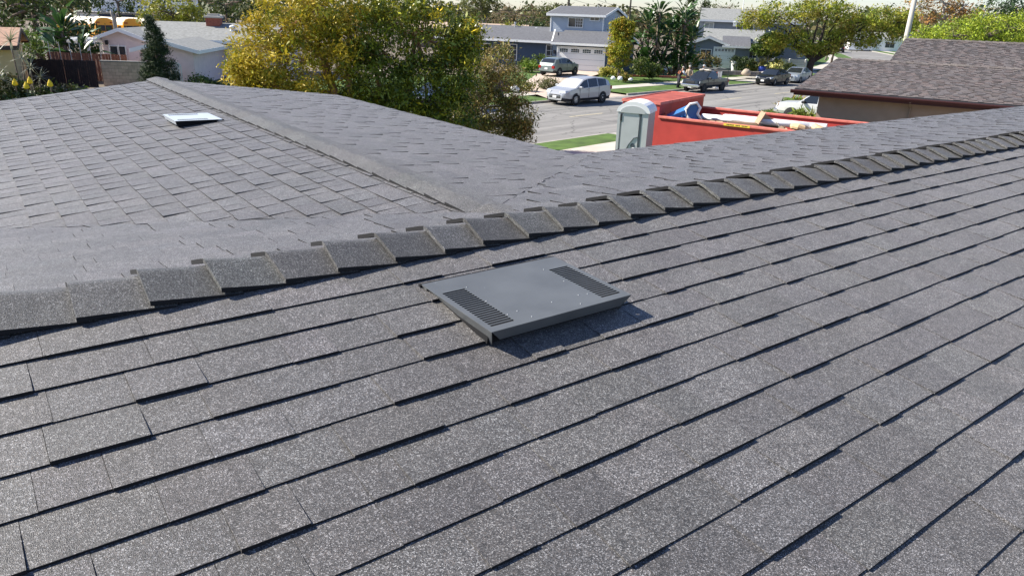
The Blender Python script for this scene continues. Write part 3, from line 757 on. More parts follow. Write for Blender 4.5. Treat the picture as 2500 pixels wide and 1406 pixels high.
# low white vinyl fence: posts and boards
wf = empty('white_fence', (24.45, 83.6, 0), math.radians(-2), 'low white horizontal board fence beside the grey house', 'fence')
for i in range(5):
    b = MB(); b.box(i * 1.75 - .09, i * 1.75 + .09, -.09, .09, .45, 2.0 + (.35 if i == 0 else 0), .02); b.build('post', MAT_TRIM, wf)
for i in range(4):
    for k in range(8):
        b = MB(); b.box(i * 1.75 + .1, i * 1.75 + 1.65, -.03, .03, .55 + k * .175, .705 + k * .175); b.build('board', MAT_TRIM, wf)
gp = MB(); gp.box(-.5, -.12, -.08, .02, .5, 2.2, .02); gp.build('gate_panel', MAT_TRIM, wf)

# ------------------------------------------------------------------ brown neighbour house on our side
MAT_BROWN = M('brown_stucco', (.36, .265, .20), .9, var=.06, bump=.3, bscale=50)
MAT_MAROON = M('maroon_gutter_paint', (.065, .020, .018), .5)
BAZ = math.radians(122)
bn = empty('brown_house', (11.55, 31.4, 0), math.radians(90) - BAZ, 'low brown house with mottled reddish shingle roof and maroon gutter', 'house')
# local x: along the eave (right, nearer), local y: away
tb = math.tan(math.radians(11.2)); ZE, YR = 3.02, 5.4
def brown_plane(x0a, x1a, ye, yr, ze, r, seed):
    L = math.hypot(yr - ye, (yr - ye) * tb)
    dn = Vector((0, -1, -tb)).normalized(); al = Vector((1, 0, 0)); nz = dn.cross(al); nz = nz if nz.z > 0 else -nz
    fr = frame_matrix(Vector((0, yr, ze + (yr - ye) * tb)), al, dn, nz)
    return fr, shingle_field(lambda d: x0a, lambda d: x1a, 0., L, .175, random.Random(seed), .15, .34, (.012, .024), .004, (.92, 1.09), .004,
                             colours=[(1, 1, 1), (1.05, .98, .95), (.96, .98, 1.02), (1.08, .96, .92), (.90, .90, .92), (1.03, 1.02, 1.0)])
rb = MB()
def slab_l(p, th=.10):
    vs = [(x, y, z - .006) for x, y, z in p] + [(x, y, z - th) for x, y, z in p]; n = len(p)
    rb.add(vs, [tuple(range(n)), tuple(range(2 * n - 1, n - 1, -1))] + [(i, (i + 1) % n, n + (i + 1) % n, n + i) for i in range(n)])
ZR1 = ZE + YR * tb
X1 = 17
slab_l([(0, 0, ZE), (X1, 0, ZE), (X1, YR, ZR1), (.55, YR, ZR1)])
slab_l([(.55, YR, ZR1), (X1, YR, ZR1), (X1, YR + 2.2, ZR1 - .3), (.55, YR + 2.2, ZR1 - .3)])
Y2, ZE2 = YR + .55, ZR1 - .10; YR2 = Y2 + 5.2; ZR2 = ZE2 + (YR2 - Y2) * tb
slab_l([(2.7, Y2, ZE2), (X1, Y2, ZE2), (X1, YR2, ZR2), (2.7, YR2, ZR2)])
slab_l([(2.7, YR2, ZR2), (X1, YR2, ZR2), (X1, YR2 + 5, ZR2 - 5 * tb), (2.7, YR2 + 5, ZR2 - 5 * tb)])
brf = rb.build('roof', MAT_DECK, bn)
f1 = brown_plane(.0, X1, 0, YR, ZE, r, 5); f2 = brown_plane(2.7, X1, Y2, YR2, ZE2, r, 6)
sb = MB(); cand = []
BW = Matrix.Translation(bn.location) @ Matrix.Rotation(bn.rotation_euler.z, 4, 'Z')
for fr, fl in (f1, f2):
    for it in fl: cand.append((shows(BW @ fr, it), fr, it))
cand.sort(key=lambda c: -c[0])
for i, (a_, fr, (vs_, fs_, tn)) in enumerate(cand):
    if fr is f1[0]:   # the rake runs in by half a metre from eave to ridge
        L1 = YR * math.hypot(1, tb)
        vs_ = [(max(x, .55 * (1 - d / L1)), d, h) for x, d, h in vs_]
    if i < 290:
        b = MB(fr); b.add(vs_, fs_, tn, FM); b.build('shingle', MAT_NEIGH, brf, mat2=MAT_EDGE)
    else:
        sb.mx = fr; sb.add(vs_, fs_, tn, FM)
sb.build('shingle_courses', MAT_NEIGH, brf, kind='stuff', mat2=MAT_EDGE)
rr = random.Random(9)
for (xa, yr, zr) in ((.6, YR, ZR1), (2.75, YR2, ZR2)):
    x = xa
    mxr = frame_matrix(Vector((0, yr, zr)), Vector((1, 0, 0)), Vector((0, 1, 0)), VZ)
    while x < X1 - .3:
        ridge_cap(mxr, x, .36, tb, tb, rr, half=.16, arch=.05).build('ridge_cap', MAT_NEIGH, brf, mat2=MAT_EDGE); x += .29
b = MB(); b.box(.9, X1 - .3, .75, 6.6, .1, ZE - .06); b.box(3.4, X1 - .35, 6.62, YR2 + 4, .1, ZE - .06); b.build('wall', MAT_BROWN, bn)
b = MB()
prof = [(-.005, ZE - .02), (-.14, ZE - .02), (-.14, ZE - .06), (-.10, ZE - .16), (-.005, ZE - .16)]
b.prism([(y, z) for y, z in prof], 0, -.12, X1); b.build('gutter', MAT_MAROON, bn)
b = MB(); b.box(.0, X1, .0, .03, ZE - .24, ZE - .104); b.build('fascia', MAT_MAROON, bn)
b = MB(); b.box(.0, X1, .03, .75, ZE - .13, ZE - .106); b.build('soffit', MAT_BROWN, bn)
b = MB(); b.tube([(4.4, -.05, ZE - .16), (4.4, .68, ZE - .42), (4.4, .68, .3)], .04, 8); b.build('downpipe', M('brown_downpipe_paint', (.27, .20, .155), .6), bn)

# ------------------------------------------------------------------ pink house on the left
MAT_PINK = M('pale_pink_stucco', (.74, .63, .61), .9, var=.05)
ph = empty('pink_house', (-29.4, 52.6, 0), math.radians(8), 'pale pink bungalow with grey roof and brick chimney at the left', 'house')
# local x right, y away
gable_block(ph, .3, 2.9, 0, 6, .3, 3.02, 3.62, MAT_PINK, MAT_RF_LIGHT, MAT_TRIM, .35, ridge='y', ends=(1, 0))
gable_block(ph, 2.0, 12.5, 1.4, 8.6, .3, 2.95, 4.05, MAT_PINK, MAT_RF_LIGHT, MAT_TRIM, .5, ends=(0, 1))
window(ph, 'y', .75, 1.75, 1.35, 2.55, 0, -1, 2, 2)
b = MB(); b.box(1.9, 2.7, -.05, -.004, .4, 2.5); b.build('door', MAT_PINK, ph)
b = MB(); b.box(6.3, 7.3, 4.1, 4.9, 3.6, 4.55); b.build('chimney', MAT_BRICK, ph)
b = MB(); b.box(6.2, 7.4, 4.0, 5.0, 4.55, 4.70, .03); b.box(6.4, 7.2, 4.2, 4.8, 4.70, 4.86); b.build('chimney_cap', MAT_CONC, ph)
b = MB(); b.tube([(8.4, 3.2, 3.5), (8.4, 3.2, 3.95)], .18, 10); b.ball((8.4, 3.2, 3.98), (.24, .24, .14)); b.build('turbine_vent', MAT_TRIM, ph)
b = MB(); b.box(.55, .7, -.25, -.004, 2.65, 2.95, .02); b.build('wall_lantern', MAT_LAMP, ph)
ga = empty('pink_garage', (-24.0, 47.6, 0), math.radians(7), 'pink stucco garage with low grey roof beside the white gate', 'garage')
gable_block(ga, 0, 3.2, 0, 9.0, .2, 2.62, 3.15, MAT_PINK, MAT_RF_LIGHT, MAT_TRIM, .45, ridge='y', ends=(1, 1))
# arched white gate
gt = empty('arched_gate', (-21.9, 45.9, .1), math.radians(14), 'white arched metal gate between conifer and pink garage', 'gate')
MAT_GATE = M('white_gate_metal', (.74, .76, .74), .5)
fr_ = MB(); pts = [(0, 0, .1)] + [(0 + .52 - .52 * math.cos(t), 0, 1.75 + .32 * math.sin(t)) for t in np.linspace(0, math.pi, 11)] + [(1.04, 0, .1)]
fr_.tube(pts, .035, 6); fr_.build('gate_frame', MAT_GATE, gt)
for i in range(7):
    x = .13 * (i + 1); b = MB(); zt = 1.75 + .32 * math.sqrt(max(0, 1 - ((x - .52) / .52) ** 2)); b.box(x - .045, x + .045, -.012, .012, .12, zt); b.build('bar', MAT_GATE, gt)
b = MB(); b.box(.80, .92, -.06, .05, .95, 1.2, .01); b.build('lock_box', MAT_LAMP, gt)
# white pergola left of the pink house
pg = empty('white_pergola', (-31.6, 50.8, 0), math.radians(8), 'white wooden pergola against the pink house', 'pergola')
for i, (x, y) in enumerate(((0, 0), (2.35, 0), (0, 2.2), (2.35, 2.2))):
    b = MB(); b.box(x - .07, x + .07, y - .07, y + .07, .3, 2.75); b.build('post', MAT_TRIM, pg)
for y in (0, 2.2):
    b = MB(); b.box(-.4, 2.8, y - .05, y + .05, 2.752, 2.92); b.build('beam', MAT_TRIM, pg)
for k in range(9):
    b = MB(); x = -.3 + k * .36; b.box(x - .025, x + .025, -.5, 2.7, 2.923, 3.07); b.build('rafter', MAT_TRIM, pg)
# satellite dish standing by the pergola
sd = empty('satellite_dish', (-29.9, 49.6, .3), 0, 'small white satellite dish in front of the pergola', 'satellite dish')
b = MB(T(0, 0, 1.75) @ Matrix.Rotation(math.radians(62), 4, 'X')); b.lathe([(.02, 0), (.2, .02), (.38, .09), (.385, .1), (.2, .035), (.02, .015)], 18); b.build('dish', MAT_TRIM, sd, smooth=True)
b = MB(); b.tube([(0, .1, -.3), (0, .1, 1.75)], .03, 6); b.tube([(0, .02, 1.7), (0, -.4, 1.85)], .015, 5); b.build('mast', MAT_PIPE, sd)

# block wall: every block its own piece
MAT_BLOCK = M('tan_concrete_block', (.56, .42, .31), .9, var=.10, vscale=6, bump=.4, bscale=60, attr=True)
MAT_MORTAR = M('grey_mortar', (.24, .20, .165), .95)
bw = empty('block_wall', (-25.75, 46.0, 0), math.radians(4), 'tan concrete block wall between dark fence and conifer', 'wall')
b = MB(); b.box(0, 4.2, .012, .188, .0, 2.03); b.build('mortar', MAT_MORTAR, bw)
rr = random.Random(2)
for k in range(10):
    x = -.2 if k % 2 else 0.
    while x < 4.2:
        a0, a1 = max(x, 0), min(x + .4, 4.2)
        if a1 - a0 > .05:
            b = MB(); b.box(a0 + .006, a1 - .006, 0, .2, .01 + k * .2 + .006, .01 + (k + 1) * .2 - .006); b.t = [rr.uniform(.85, 1.12)] * 8
            b.build('block', MAT_BLOCK, bw)
        x += .4
b = MB(); b.box(-.05, 4.25, -.03, .23, 2.03, 2.09); b.build('coping', MAT_KERB, bw)
# dark board fence
MAT_FENCE = M('dark_brown_stained_boards', (.038, .024, .024), .7, var=.2, vscale=4)
df = empty('dark_fence', (-29.9, 45.3, 0), math.radians(3), 'tall dark brown wooden board fence beside the block wall', 'fence')
x = 0.; k = 0
while x < 4.05:
    w = rr.uniform(.125, .15); b = MB(); b.box(x, x + w - (.004 if x < 1.6 else rr.uniform(.006, .02)), -.02 + rr.uniform(-.004, .004), .0, .12, 2.10 + rr.uniform(-.03, .02)); b.build('board', MAT_FENCE, df); x += w
for z in (.5, 1.7):
    b = MB(); b.box(0, 4.05, .002, .045, z, z + .09); b.build('rail', MAT_FENCE, df)
MAT_RUST = M('weathered_redwood', (.16, .07, .045), .85, var=.25, vscale=5)
# second fence running back towards the pergola
sf = empty('redwood_fence', (-29.3, 46.6, .3), math.radians(52), 'reddish board fence with thin metal pickets behind the dark fence', 'fence')
for i in range(24):
    b = MB(); b.box(i * .2, i * .2 + .18, 0, .025, 0, 2.15 - i * .012); b.build('board', MAT_RUST, sf)
for i in range(8):
    b = MB(); b.tube([(.1 + i * .6, -.08, .3), (.1 + i * .6, -.08, 2.75 - i * .03)], .022, 5); b.build('picket', MAT_PIPE, sf)
# beige house at the left edge
MAT_BEIGE = M('yellowish_beige_stucco', (.68, .49, .25), .9, var=.06)
MAT_RF_TAN = M('tan_shingle_roof', (.36, .22, .15), .9, var=.3, vscale=6, bump=.4, bscale=14, detail=8)
bg = empty('beige_house', (-27.2, 41.0, 0), math.radians(29), 'beige bungalow with tan roof at the left edge', 'house')
MAT_DKTRIM = M('dark_brown_trim', (.06, .035, .03), .6)
gable_block(bg, -12, -.45, 0, 7, .3, 2.95, 3.75, MAT_BEIGE, MAT_RF_TAN, MAT_DKTRIM, .5, ends=(1, 1))
window(bg, 'y', -3.4, -2.0, 1.2, 2.55, 0, -1, 2, 1)
b = MB(); b.tube([(-2.2, 1.4, 3.2), (-2.2, 1.4, 3.6)], .04, 6); b.build('vent_pipe', MAT_PIPE, bg)
# ------------------------------------------------------------------ vehicles
def lerp_prof(prof, x):
    """piecewise linear, prof sorted by falling x"""
    if x >= prof[0][0]: return prof[0][1]
    for (xa, va), (xb, vb) in zip(prof, prof[1:]):
        if xb <= x <= xa:
            t = (xa - x) / (xa - xb) if xa > xb else 0
            return va + (vb - va) * t
    return prof[-1][1]
MAT_TYRE = M('black_tyre_rubber', (.018, .018, .019), .85)
MAT_RIM = M('silver_wheel_metal', (.62, .63, .65), .3, metal=.7)
MAT_DARKRIM = M('dark_wheel_metal', (.10, .10, .10), .5, metal=.4)
MAT_CGLASS = M('tinted_car_glass', (.018, .022, .026), .05, spec=.7)
MAT_TRIMB = M('black_plastic_trim', (.025, .025, .027), .6)
MAT_HEAD = M('headlight_lens', (.62, .64, .66), .12, spec=.8)
MAT_TAIL = M('red_taillight_lens', (.35, .02, .015), .2)
MAT_AMBER = M('amber_lens', (.75, .25, .03), .3)
MAT_CHROME = M('chrome_trim', (.72, .73, .75), .16, metal=.9)
MAT_PLATE = M('white_number_plate', (.72, .72, .70), .5)
MAT_SHADE = M('silver_windscreen_sunshade', (.80, .81, .82), .35, metal=.3)

def paint(name, col, rough=.3): return M(name, col, rough, metal=.3, coat=.45, spec=.4)

def car(name, label, cat, loc, az, sp, paintm, group=None):
    """az = compass heading of the nose; sp = dict of profiles, x forward"""
    root = empty(name, loc, math.pi / 2 - az, label, cat, group)
    top, belt, wid = sp['top'], sp['belt'], sp['wid']; zb = sp['zb']
    xs = sorted({p[0] for p in top} | {p[0] for p in belt} | {p[0] for p in wid} | {x for w in sp['win'] for x in w} | set(np.linspace(top[-1][0], top[0][0], 21)), reverse=True)
    xs = [x for i, x in enumerate(xs) if i == 0 or xs[i - 1] - x > .012]
    tumble = sp.get('tumble', .34)
    rows = []
    for x in xs:
        w = lerp_prof(wid, x); zt = lerp_prof(top, x); ze = min(lerp_prof(belt, x), zt - .012); zl = lerp_prof(zb, x)
        g = max(0, zt - ze); wt = w - g * tumble - .02
        sl = min(zl + .16, ze - .02)
        half = [(w * .90, zl), (w * .985, sl), (w, (sl + ze) / 2), (w * .975, ze), (w * .965 - .008, ze + .02 if g > .1 else ze + .002), (wt, zt - min(.055, g * .35)), (wt - .10, zt - .008), (wt * .45, zt + .012 * min(1, g * 3)), (0, zt + .018 * min(1, g * 3))]
        rows.append([(x, y, z) for y, z in half])
    n = len(rows[0]); parts = {}
    def inwin(xa, xb):
        m = (xa + xb) / 2
        for i, (w0, w1) in enumerate(sp['win']):
            if w1 <= m <= w0: return i
        return None
    ws0, ws1 = sp['ws']; rw = sp.get('rw')
    for i in range(len(xs) - 1):
        xa, xb = xs[i], xs[i + 1]; m = (xa + xb) / 2
        for j in range(n - 1):
            key = 'body'
            if j == 4 and inwin(xa, xb) is not None: key = 'side_window'
            elif j >= 6 and ws1 <= m <= ws0: key = 'windscreen'
            elif rw and j >= 6 and rw[1] <= m <= rw[0]: key = 'rear_window'
            elif j == 0 and sp.get('sill'): key = 'lower_trim'
            for sg in (1, -1):
                q = [rows[i][j], rows[i][j + 1], rows[i + 1][j + 1], rows[i + 1][j]]
                q = [(x, y * sg, z) for x, y, z in q]
                k = key
                if key == 'side_window': k = ('side_window', inwin(xa, xb), sg)
                if key == 'lower_trim': k = ('lower_trim', 0, sg)
                if sg < 0: q = q[::-1]
                parts.setdefault(k, MB()).add(q, [(0, 1, 2, 3)])
    bo = parts['body']
    for row, rev in ((rows[0], 0), (rows[-1], 1)):
        loop = [(x, y, z) for x, y, z in row] + [(x, -y, z) for x, y, z in row[-2::-1]]
        bo.add(loop, [tuple(range(len(loop)))[::-1 if rev else 1]])
    # floor
    fl = MB(); L0, L1 = xs[0] - .2, xs[-1] + .2; wf = max(w for _, w in wid) * .86
    fl.box(L1, L0, -wf, wf, lerp_prof(zb, 0) - .04, lerp_prof(zb, 0) + .1); fl.build('underbody', MAT_TRIMB, root)
    for k, b in parts.items():
        nm = k if isinstance(k, str) else k[0]
        mt = {'body': paintm, 'side_window': MAT_CGLASS, 'windscreen': sp.get('wsmat', MAT_CGLASS), 'rear_window': MAT_CGLASS, 'lower_trim': MAT_TRIMB}[nm]
        o = b.build(nm, mt, root, smooth=True)
        if nm == 'body' and 'sm' in sp: pass
    # wheels
    R = sp['R']
    wh = MB(); wh.lathe([(R * .60, -.10), (R * .93, -.105), (R, -.07), (R, .07), (R * .93, .105), (R * .62, .10)], 20, 'y'); tyre_me = wh.mesh('tyre', True)
    rm = MB()
    rm.lathe([(R * .62, .085), (R * .56, .09), (R * .54, .05), (.001, .045)], 20, 'y')
    ns = sp.get('spokes', 7)
    for k in range(ns):
        a = 2 * math.pi * k / ns
        mx = Matrix.Rotation(a, 4, 'Y'); rm.mx = mx; rm.box(-.028, .028, .05, .088, R * .08, R * .58)
    rm.mx = Matrix.Identity(4); rm.lathe([(R * .16, .05), (R * .15, .095), (.001, .10)], 10, 'y')
    rim_me = rm.mesh('rim'); cap = MB(); cap.lathe([(R * .55, .044), (.001, .043)], 16, 'y'); back_me = cap.mesh('hub')
    ar = MB(); ar.lathe([(R * 1.13, 0), (.001, 0)], 20, 'y'); arch_me = ar.mesh('wheel_arch')
    rmat = sp.get('rimmat', MAT_RIM)
    for x in sp['axles']:
        w = lerp_prof(wid, x)
        for sg in (1, -1):
            we = empty('wheel', (x, sg * (w - .085), R)); we.parent = root
            if sg < 0: we.rotation_euler = (0, 0, math.pi)
            link('tyre', tyre_me, MAT_TYRE, we); link('rim', rim_me, rmat, we); link('hub', back_me, MAT_TRIMB, we)
            a = link('wheel_arch', arch_me, MAT_TRIMB, root); a.location = (x, sg * (w + .003), R + .015)
            if sg < 0: a.rotation_euler = (0, 0, math.pi)
    xf, xr = xs[0], xs[-1]; wf = lerp_prof(wid, xf - .12); wr = lerp_prof(wid, xr + .1)
    # lamps, grille, bumpers, plates, mirrors, handles
    hz = sp['hz']
    for sg in (1, -1):
        b = MB(); y0 = sg * wf * .50; y1 = sg * (wf + .02); x0 = xf - .02
        x2 = xf - sp.get('hl', .34); w2 = lerp_prof(wid, x2) + .012
        vs_ = [(xf - .005, y0, hz - .07), (xf - .10, y1, hz - .06), (x2, sg * w2, hz + .06), (x2, sg * w2, hz + .12), (xf - .13, sg * wf * .96, hz + .10), (xf - .03, y0, hz + .06)]
        b.add(vs_ + [(x - .06, y * .8, z) for x, y, z in vs_], [(0, 1, 4, 5), (1, 2, 3, 4), (5, 4, 10, 11), (0, 5, 11, 6), (4, 3, 9, 10)]); b.build('headlight', sp.get('headmat', MAT_HEAD), root)
        b = MB(); b.box(xr - .012, xr + .22, min(sg * wr * .72, sg * (wr + .015)), max(sg * wr * .72, sg * (wr + .015)), sp['tz'] - .12, sp['tz'] + .12, .03); b.build('taillight', MAT_TAIL, root)
        b = MB(); mx_, mz = sp['ws'][0] - .35, lerp_prof(belt, sp['ws'][0] - .35); w = lerp_prof(wid, mx_)
        b.box(mx_ - .06, mx_ + .10, min(sg * (w - .02), sg * (w + .20)), max(sg * (w - .02), sg * (w + .20)), mz + .02, mz + .17, .04); b.build('mirror', paintm if not sp.get('blackmirror') else MAT_TRIMB, root)
        for hx in sp['handles']:
            b = MB(); w = lerp_prof(wid, hx); b.box(hx - .09, hx + .09, min(sg * (w - .01), sg * (w + .028)), max(sg * (w - .01), sg * (w + .028)), lerp_prof(belt, hx) - .13, lerp_prof(belt, hx) - .09); b.build('door_handle', paintm, root)
        for dx in sp.get('seams', ()):
            b = MB(); w = lerp_prof(wid, dx); b.box(dx - .008, dx + .008, min(sg * (w - .03), sg * (w + .004)), max(sg * (w - .03), sg * (w + .004)), lerp_prof(zb, dx) + .18, lerp_prof(belt, dx) - .01); b.build('door_seam', MAT_TRIMB, root)
    gz0, gz1, gw = sp['grille']
    b = MB(); b.box(xf - .06, xf + .012, -gw, gw, gz0, gz1, .02); b.build('grille', sp.get('grillemat', MAT_TRIMB), root)
    for zz in sp.get('bars', ()):
        b = MB(); b.box(xf - .03, xf + .03, -gw * .98, gw * .98, zz - .018, zz + .018, .01); b.build('grille_bar', MAT_CHROME, root)
    b = MB(); b.box(xf - .02, xf + .035, -.16, .16, sp['pz'] - .08, sp['pz'] + .08, .01); b.build('number_plate', MAT_PLATE, root)
    b = MB(); b.box(xr - .03, xr + .02, -.16, .16, sp['tz'] - .22, sp['tz'] - .06, .01); b.build('number_plate', MAT_PLATE, root)
    if sp.get('bumper'):
        z0, z1, mt = sp['bumper']; b = MB(); b.box(xf - .14, xf + .07, -wf * 1.02, wf * 1.02, z0, z1, .05); b.build('front_bumper', mt, root)
        b = MB(); b.box(xr - .10, xr + .08, -wr * 1.0, wr * 1.0, z0, z1 - .02, .04); b.build('rear_bumper', mt, root)
    return root

SUV = dict(top=[(2.55, .66), (2.50, .84), (2.30, .98), (1.45, 1.12), (.55, 1.60), (.1, 1.69), (-.7, 1.73), (-1.7, 1.66), (-2.2, 1.50), (-2.38, 1.30), (-2.52, 1.02), (-2.55, .62)],
           belt=[(2.55, .58), (2.4, .86), (1.45, 1.04), (-1.9, 1.17), (-2.4, 1.12), (-2.55, .58)], wid=[(2.55, .62), (2.42, .84), (2.1, .94), (1.2, .97), (-1.5, .97), (-2.2, .92), (-2.45, .84), (-2.55, .72)],
           zb=[(2.55, .34), (2.0, .28), (-2.0, .28), (-2.55, .38)], win=[(1.05, .18), (.12, -.85), (-.92, -1.85)], ws=(1.45, .50), rw=(-1.95, -2.42), axles=(1.47, -1.41), R=.37, hz=.86, hl=.5, tz=1.0, pz=.55, handles=(.28, -.78),
           grille=(.46, .70, .48), bars=(.60,), sill=True, spokes=10, seams=(1.1, .15, -.95), wsmat=MAT_SHADE)
XOVER = dict(top=[(2.15, .68), (2.10, .86), (1.95, .97), (1.15, 1.08), (.35, 1.48), (-.2, 1.57), (-1.1, 1.55), (-1.75, 1.44), (-2.05, 1.08), (-2.15, .90), (-2.17, .5)],
             belt=[(2.15, .6), (2.0, .88), (1.1, 1.0), (-1.3, 1.10), (-2.0, 1.02), (-2.17, .5)], wid=[(2.15, .6), (2.0, .80), (1.7, .90), (-1.6, .91), (-2.0, .86), (-2.17, .76)],
             zb=[(2.15, .38), (1.8, .30), (-1.8, .30), (-2.17, .42)], win=[(.75, -.1), (-.16, -.95), (-1.02, -1.35)], ws=(1.12, .32), rw=(-1.5, -2.0), axles=(1.30, -1.32), R=.36, hz=.82, hl=.3, tz=.78, pz=.5, handles=(-.02, -.85),
             grille=(.45, .62, .5), sill=True, spokes=5, seams=(.8, -.12))
SEDAN = dict(top=[(2.28, .62), (2.24, .76), (2.05, .86), (1.2, .98), (.35, 1.40), (-.1, 1.48), (-.75, 1.46), (-1.5, 1.16), (-1.65, 1.10), (-2.15, 1.04), (-2.26, .95), (-2.28, .5)],
             belt=[(2.28, .55), (2.1, .78), (1.2, .92), (-1.5, 1.02), (-2.2, .98), (-2.28, .5)], wid=[(2.28, .58), (2.15, .76), (1.8, .86), (1.0, .88), (-1.4, .88), (-2.0, .83), (-2.28, .70)],
             zb=[(2.28, .24), (1.8, .20), (-1.8, .20), (-2.28, .28)], win=[(.85, -.05), (-.11, -.88), (-.94, -1.22)], ws=(1.2, .30), rw=(-.85, -1.5), axles=(1.36, -1.28), R=.315, hz=.70, hl=.42, tz=.86, pz=.46, handles=(.02, -.82),
             grille=(.52, .68, .34), bars=(.66,), spokes=9, seams=(.9, -.08))
PICKUP = dict(top=[(2.45, .74), (2.42, .92), (2.25, 1.0), (1.25, 1.08), (.62, 1.56), (.3, 1.64), (-.45, 1.62), (-.62, 1.10), (-.66, 1.02), (-2.35, 1.02), (-2.42, 1.0), (-2.45, .60)],
              belt=[(2.45, .66), (2.3, .94), (1.25, 1.02), (-.6, 1.06), (-.66, 1.0), (-2.42, .99), (-2.45, .6)], wid=[(2.45, .74), (2.3, .82), (1.9, .85), (-2.3, .85), (-2.45, .82)],
              zb=[(2.45, .42), (1.8, .40), (-1.8, .42), (-2.45, .5)], win=[(.95, .22), (.16, -.34)], ws=(1.25, .60), rw=(-.46, -.64), axles=(1.52, -1.50), R=.36, hz=.82, hl=.16, tz=.82, pz=.46, handles=(.15,),
              grille=(.72, .92, .40), spokes=6, seams=(1.0, .05), tumble=.26, bumper=(.44, .66, MAT_CHROME), rimmat=MAT_DARKRIM, blackmirror=True)
BIGTRUCK = dict(top=[(2.85, .86), (2.80, 1.10), (2.6, 1.16), (1.45, 1.24), (.85, 1.80), (.5, 1.88), (-.9, 1.86), (-1.05, 1.30), (-1.1, 1.22), (-2.75, 1.22), (-2.85, .8)],
                belt=[(2.85, .8), (2.6, 1.12), (1.4, 1.20), (-1.0, 1.24), (-1.1, 1.18), (-2.8, 1.18), (-2.85, .7)], wid=[(2.85, .86), (2.7, .94), (2.3, .98), (-2.7, .98), (-2.85, .96)],
                zb=[(2.85, .5), (2.0, .48), (-2.0, .5), (-2.85, .6)], win=[(1.15, .2), (.14, -.75)], ws=(1.45, .82), rw=(-.92, -1.05), axles=(1.75, -1.75), R=.40, hz=1.0, hl=.12, tz=1.0, pz=.6, handles=(.1,),
                grille=(.84, 1.06, .5), spokes=6, tumble=.24, bumper=(.5, .72, MAT_CHROME))
KAZ = math.radians(43.5)
def parked(s, off): p = on_kerb(s, off, .006); return p
silver = paint('silver_car_paint', (.42, .43, .44)); green = paint('sage_grey_car_paint', (.22, .26, .25)); dark = paint('dark_slate_truck_paint', (.022, .028, .032)); black = paint('black_car_paint', (.006, .006, .008)); bluesil = paint('blue_silver_car_paint', (.30, .34, .38)); whitep = paint('white_vehicle_paint', (.75, .75, .73))
p = parked(2.3, 1.15)
car('silver_car', 'silver crossover with a sunshade in its windscreen parked at the kerb', 'car', p, KAZ + math.pi, SUV, silver, 'vehicles parked along the far kerb')
p = hb(2.2, -6.4, .505)
car('green_car', 'sage grey hatchback parked before the white garage door', 'car', p, math.radians(36), XOVER, green)
p = parked(19.2, 1.1)
pick = car('pickup_truck', 'dark grey dented pickup truck with a rack at the far kerb', 'pickup truck', p, KAZ + math.pi, PICKUP, dark, 'vehicles parked along the far kerb')
p = parked(32.1, 1.05)
car('black_car', 'black sedan parked behind the dark pickup at the far kerb', 'car', p, KAZ + math.pi - .02, SEDAN, black, 'vehicles parked along the far kerb')
p = parked(37.9, 1.0)
car('blue_silver_car', 'blue silver sedan parked behind the black sedan beside the street tree', 'car', p, KAZ + math.pi - .10, SEDAN, bluesil, 'vehicles parked along the far kerb')
car('white_truck', 'white pickup truck half hidden by the brown house', 'pickup truck', (16.75, 40.5, .50), math.radians(-52), dict(PICKUP, headmat=MAT_AMBER, rimmat=MAT_RIM), whitep)
car('dark_car', 'dark car glimpsed through the big tree', 'car', (-4.6, 44.6, .006), KAZ + math.pi, dict(SUV, wsmat=MAT_CGLASS), paint('dark_blue_car_paint', (.05, .07, .10)))
p = on_kerb(112, 10.2, .006); car('white_car', 'white sedan parked far down the street beside the pale pole', 'car', p, math.radians(26), SEDAN, whitep)
p = on_kerb(140, 1.2, .006); car('black_suv', 'small black car far down the street', 'car', p, math.radians(18), dict(SUV, wsmat=MAT_CGLASS), black)
p = on_kerb(151, -5.5, .25); car('beige_car', 'pale beige sedan on a driveway far down the street', 'car', p, math.radians(-60), SEDAN, paint('beige_car_paint', (.5, .45, .38)))

# load and rack of the pickup: top-level things it carries
MAT_RACK = M('grey_rack_tube', (.10, .11, .11), .5, metal=.5)
pm = pick.matrix_basis.copy()
def on_truck(x, y, z): return pm @ Vector((x, y, z))
rk = empty('ladder_rack', on_truck(-1.3, 0, 1.02), pick.rotation_euler.z, 'thin metal rack standing over the pickup bed', 'rack')
for x in (-1.0, .45):
    b = MB(); b.tube([(x, -.78, 0), (x, -.78, .78), (x, .78, .78), (x, .78, 0)], .022, 6); b.build('hoop', MAT_RACK, rk)
for y in (-.78, .78):
    b = MB(); b.tube([(-1.1, y, .80), (2.3, y, .80)], .02, 6); b.build('rail', MAT_RACK, rk)
b = MB(); b.tube([(-1.05, .78, -.02), (-1.05, .78, 1.05)], .02, 6); b.build('flag_pole', MAT_RACK, rk)
bk = empty('orange_bucket', on_truck(-1.05, .15, 1.03), 0, 'orange plastic bucket in the pickup bed', 'bucket')
MAT_ORANGE = M('orange_plastic', (.75, .10, .03), .4)
b = MB(); b.lathe([(.001, 0), (.2, 0), (.25, .42), (.27, .42), (.27, .46), (.235, .46), (.19, .05), (.001, .05)], 16); b.build('pail', MAT_ORANGE, bk, smooth=True)
b = MB(); b.tube([(.26 * math.cos(t), 0, .44 + .2 * math.sin(t)) for t in np.linspace(0, math.pi, 9)], .008, 5); b.build('handle', MAT_PIPE, bk)
ct = empty('tool_crate', on_truck(-1.75, -.1, 1.03), pick.rotation_euler.z, 'grey slatted crate in the rear of the pickup bed', 'crate')
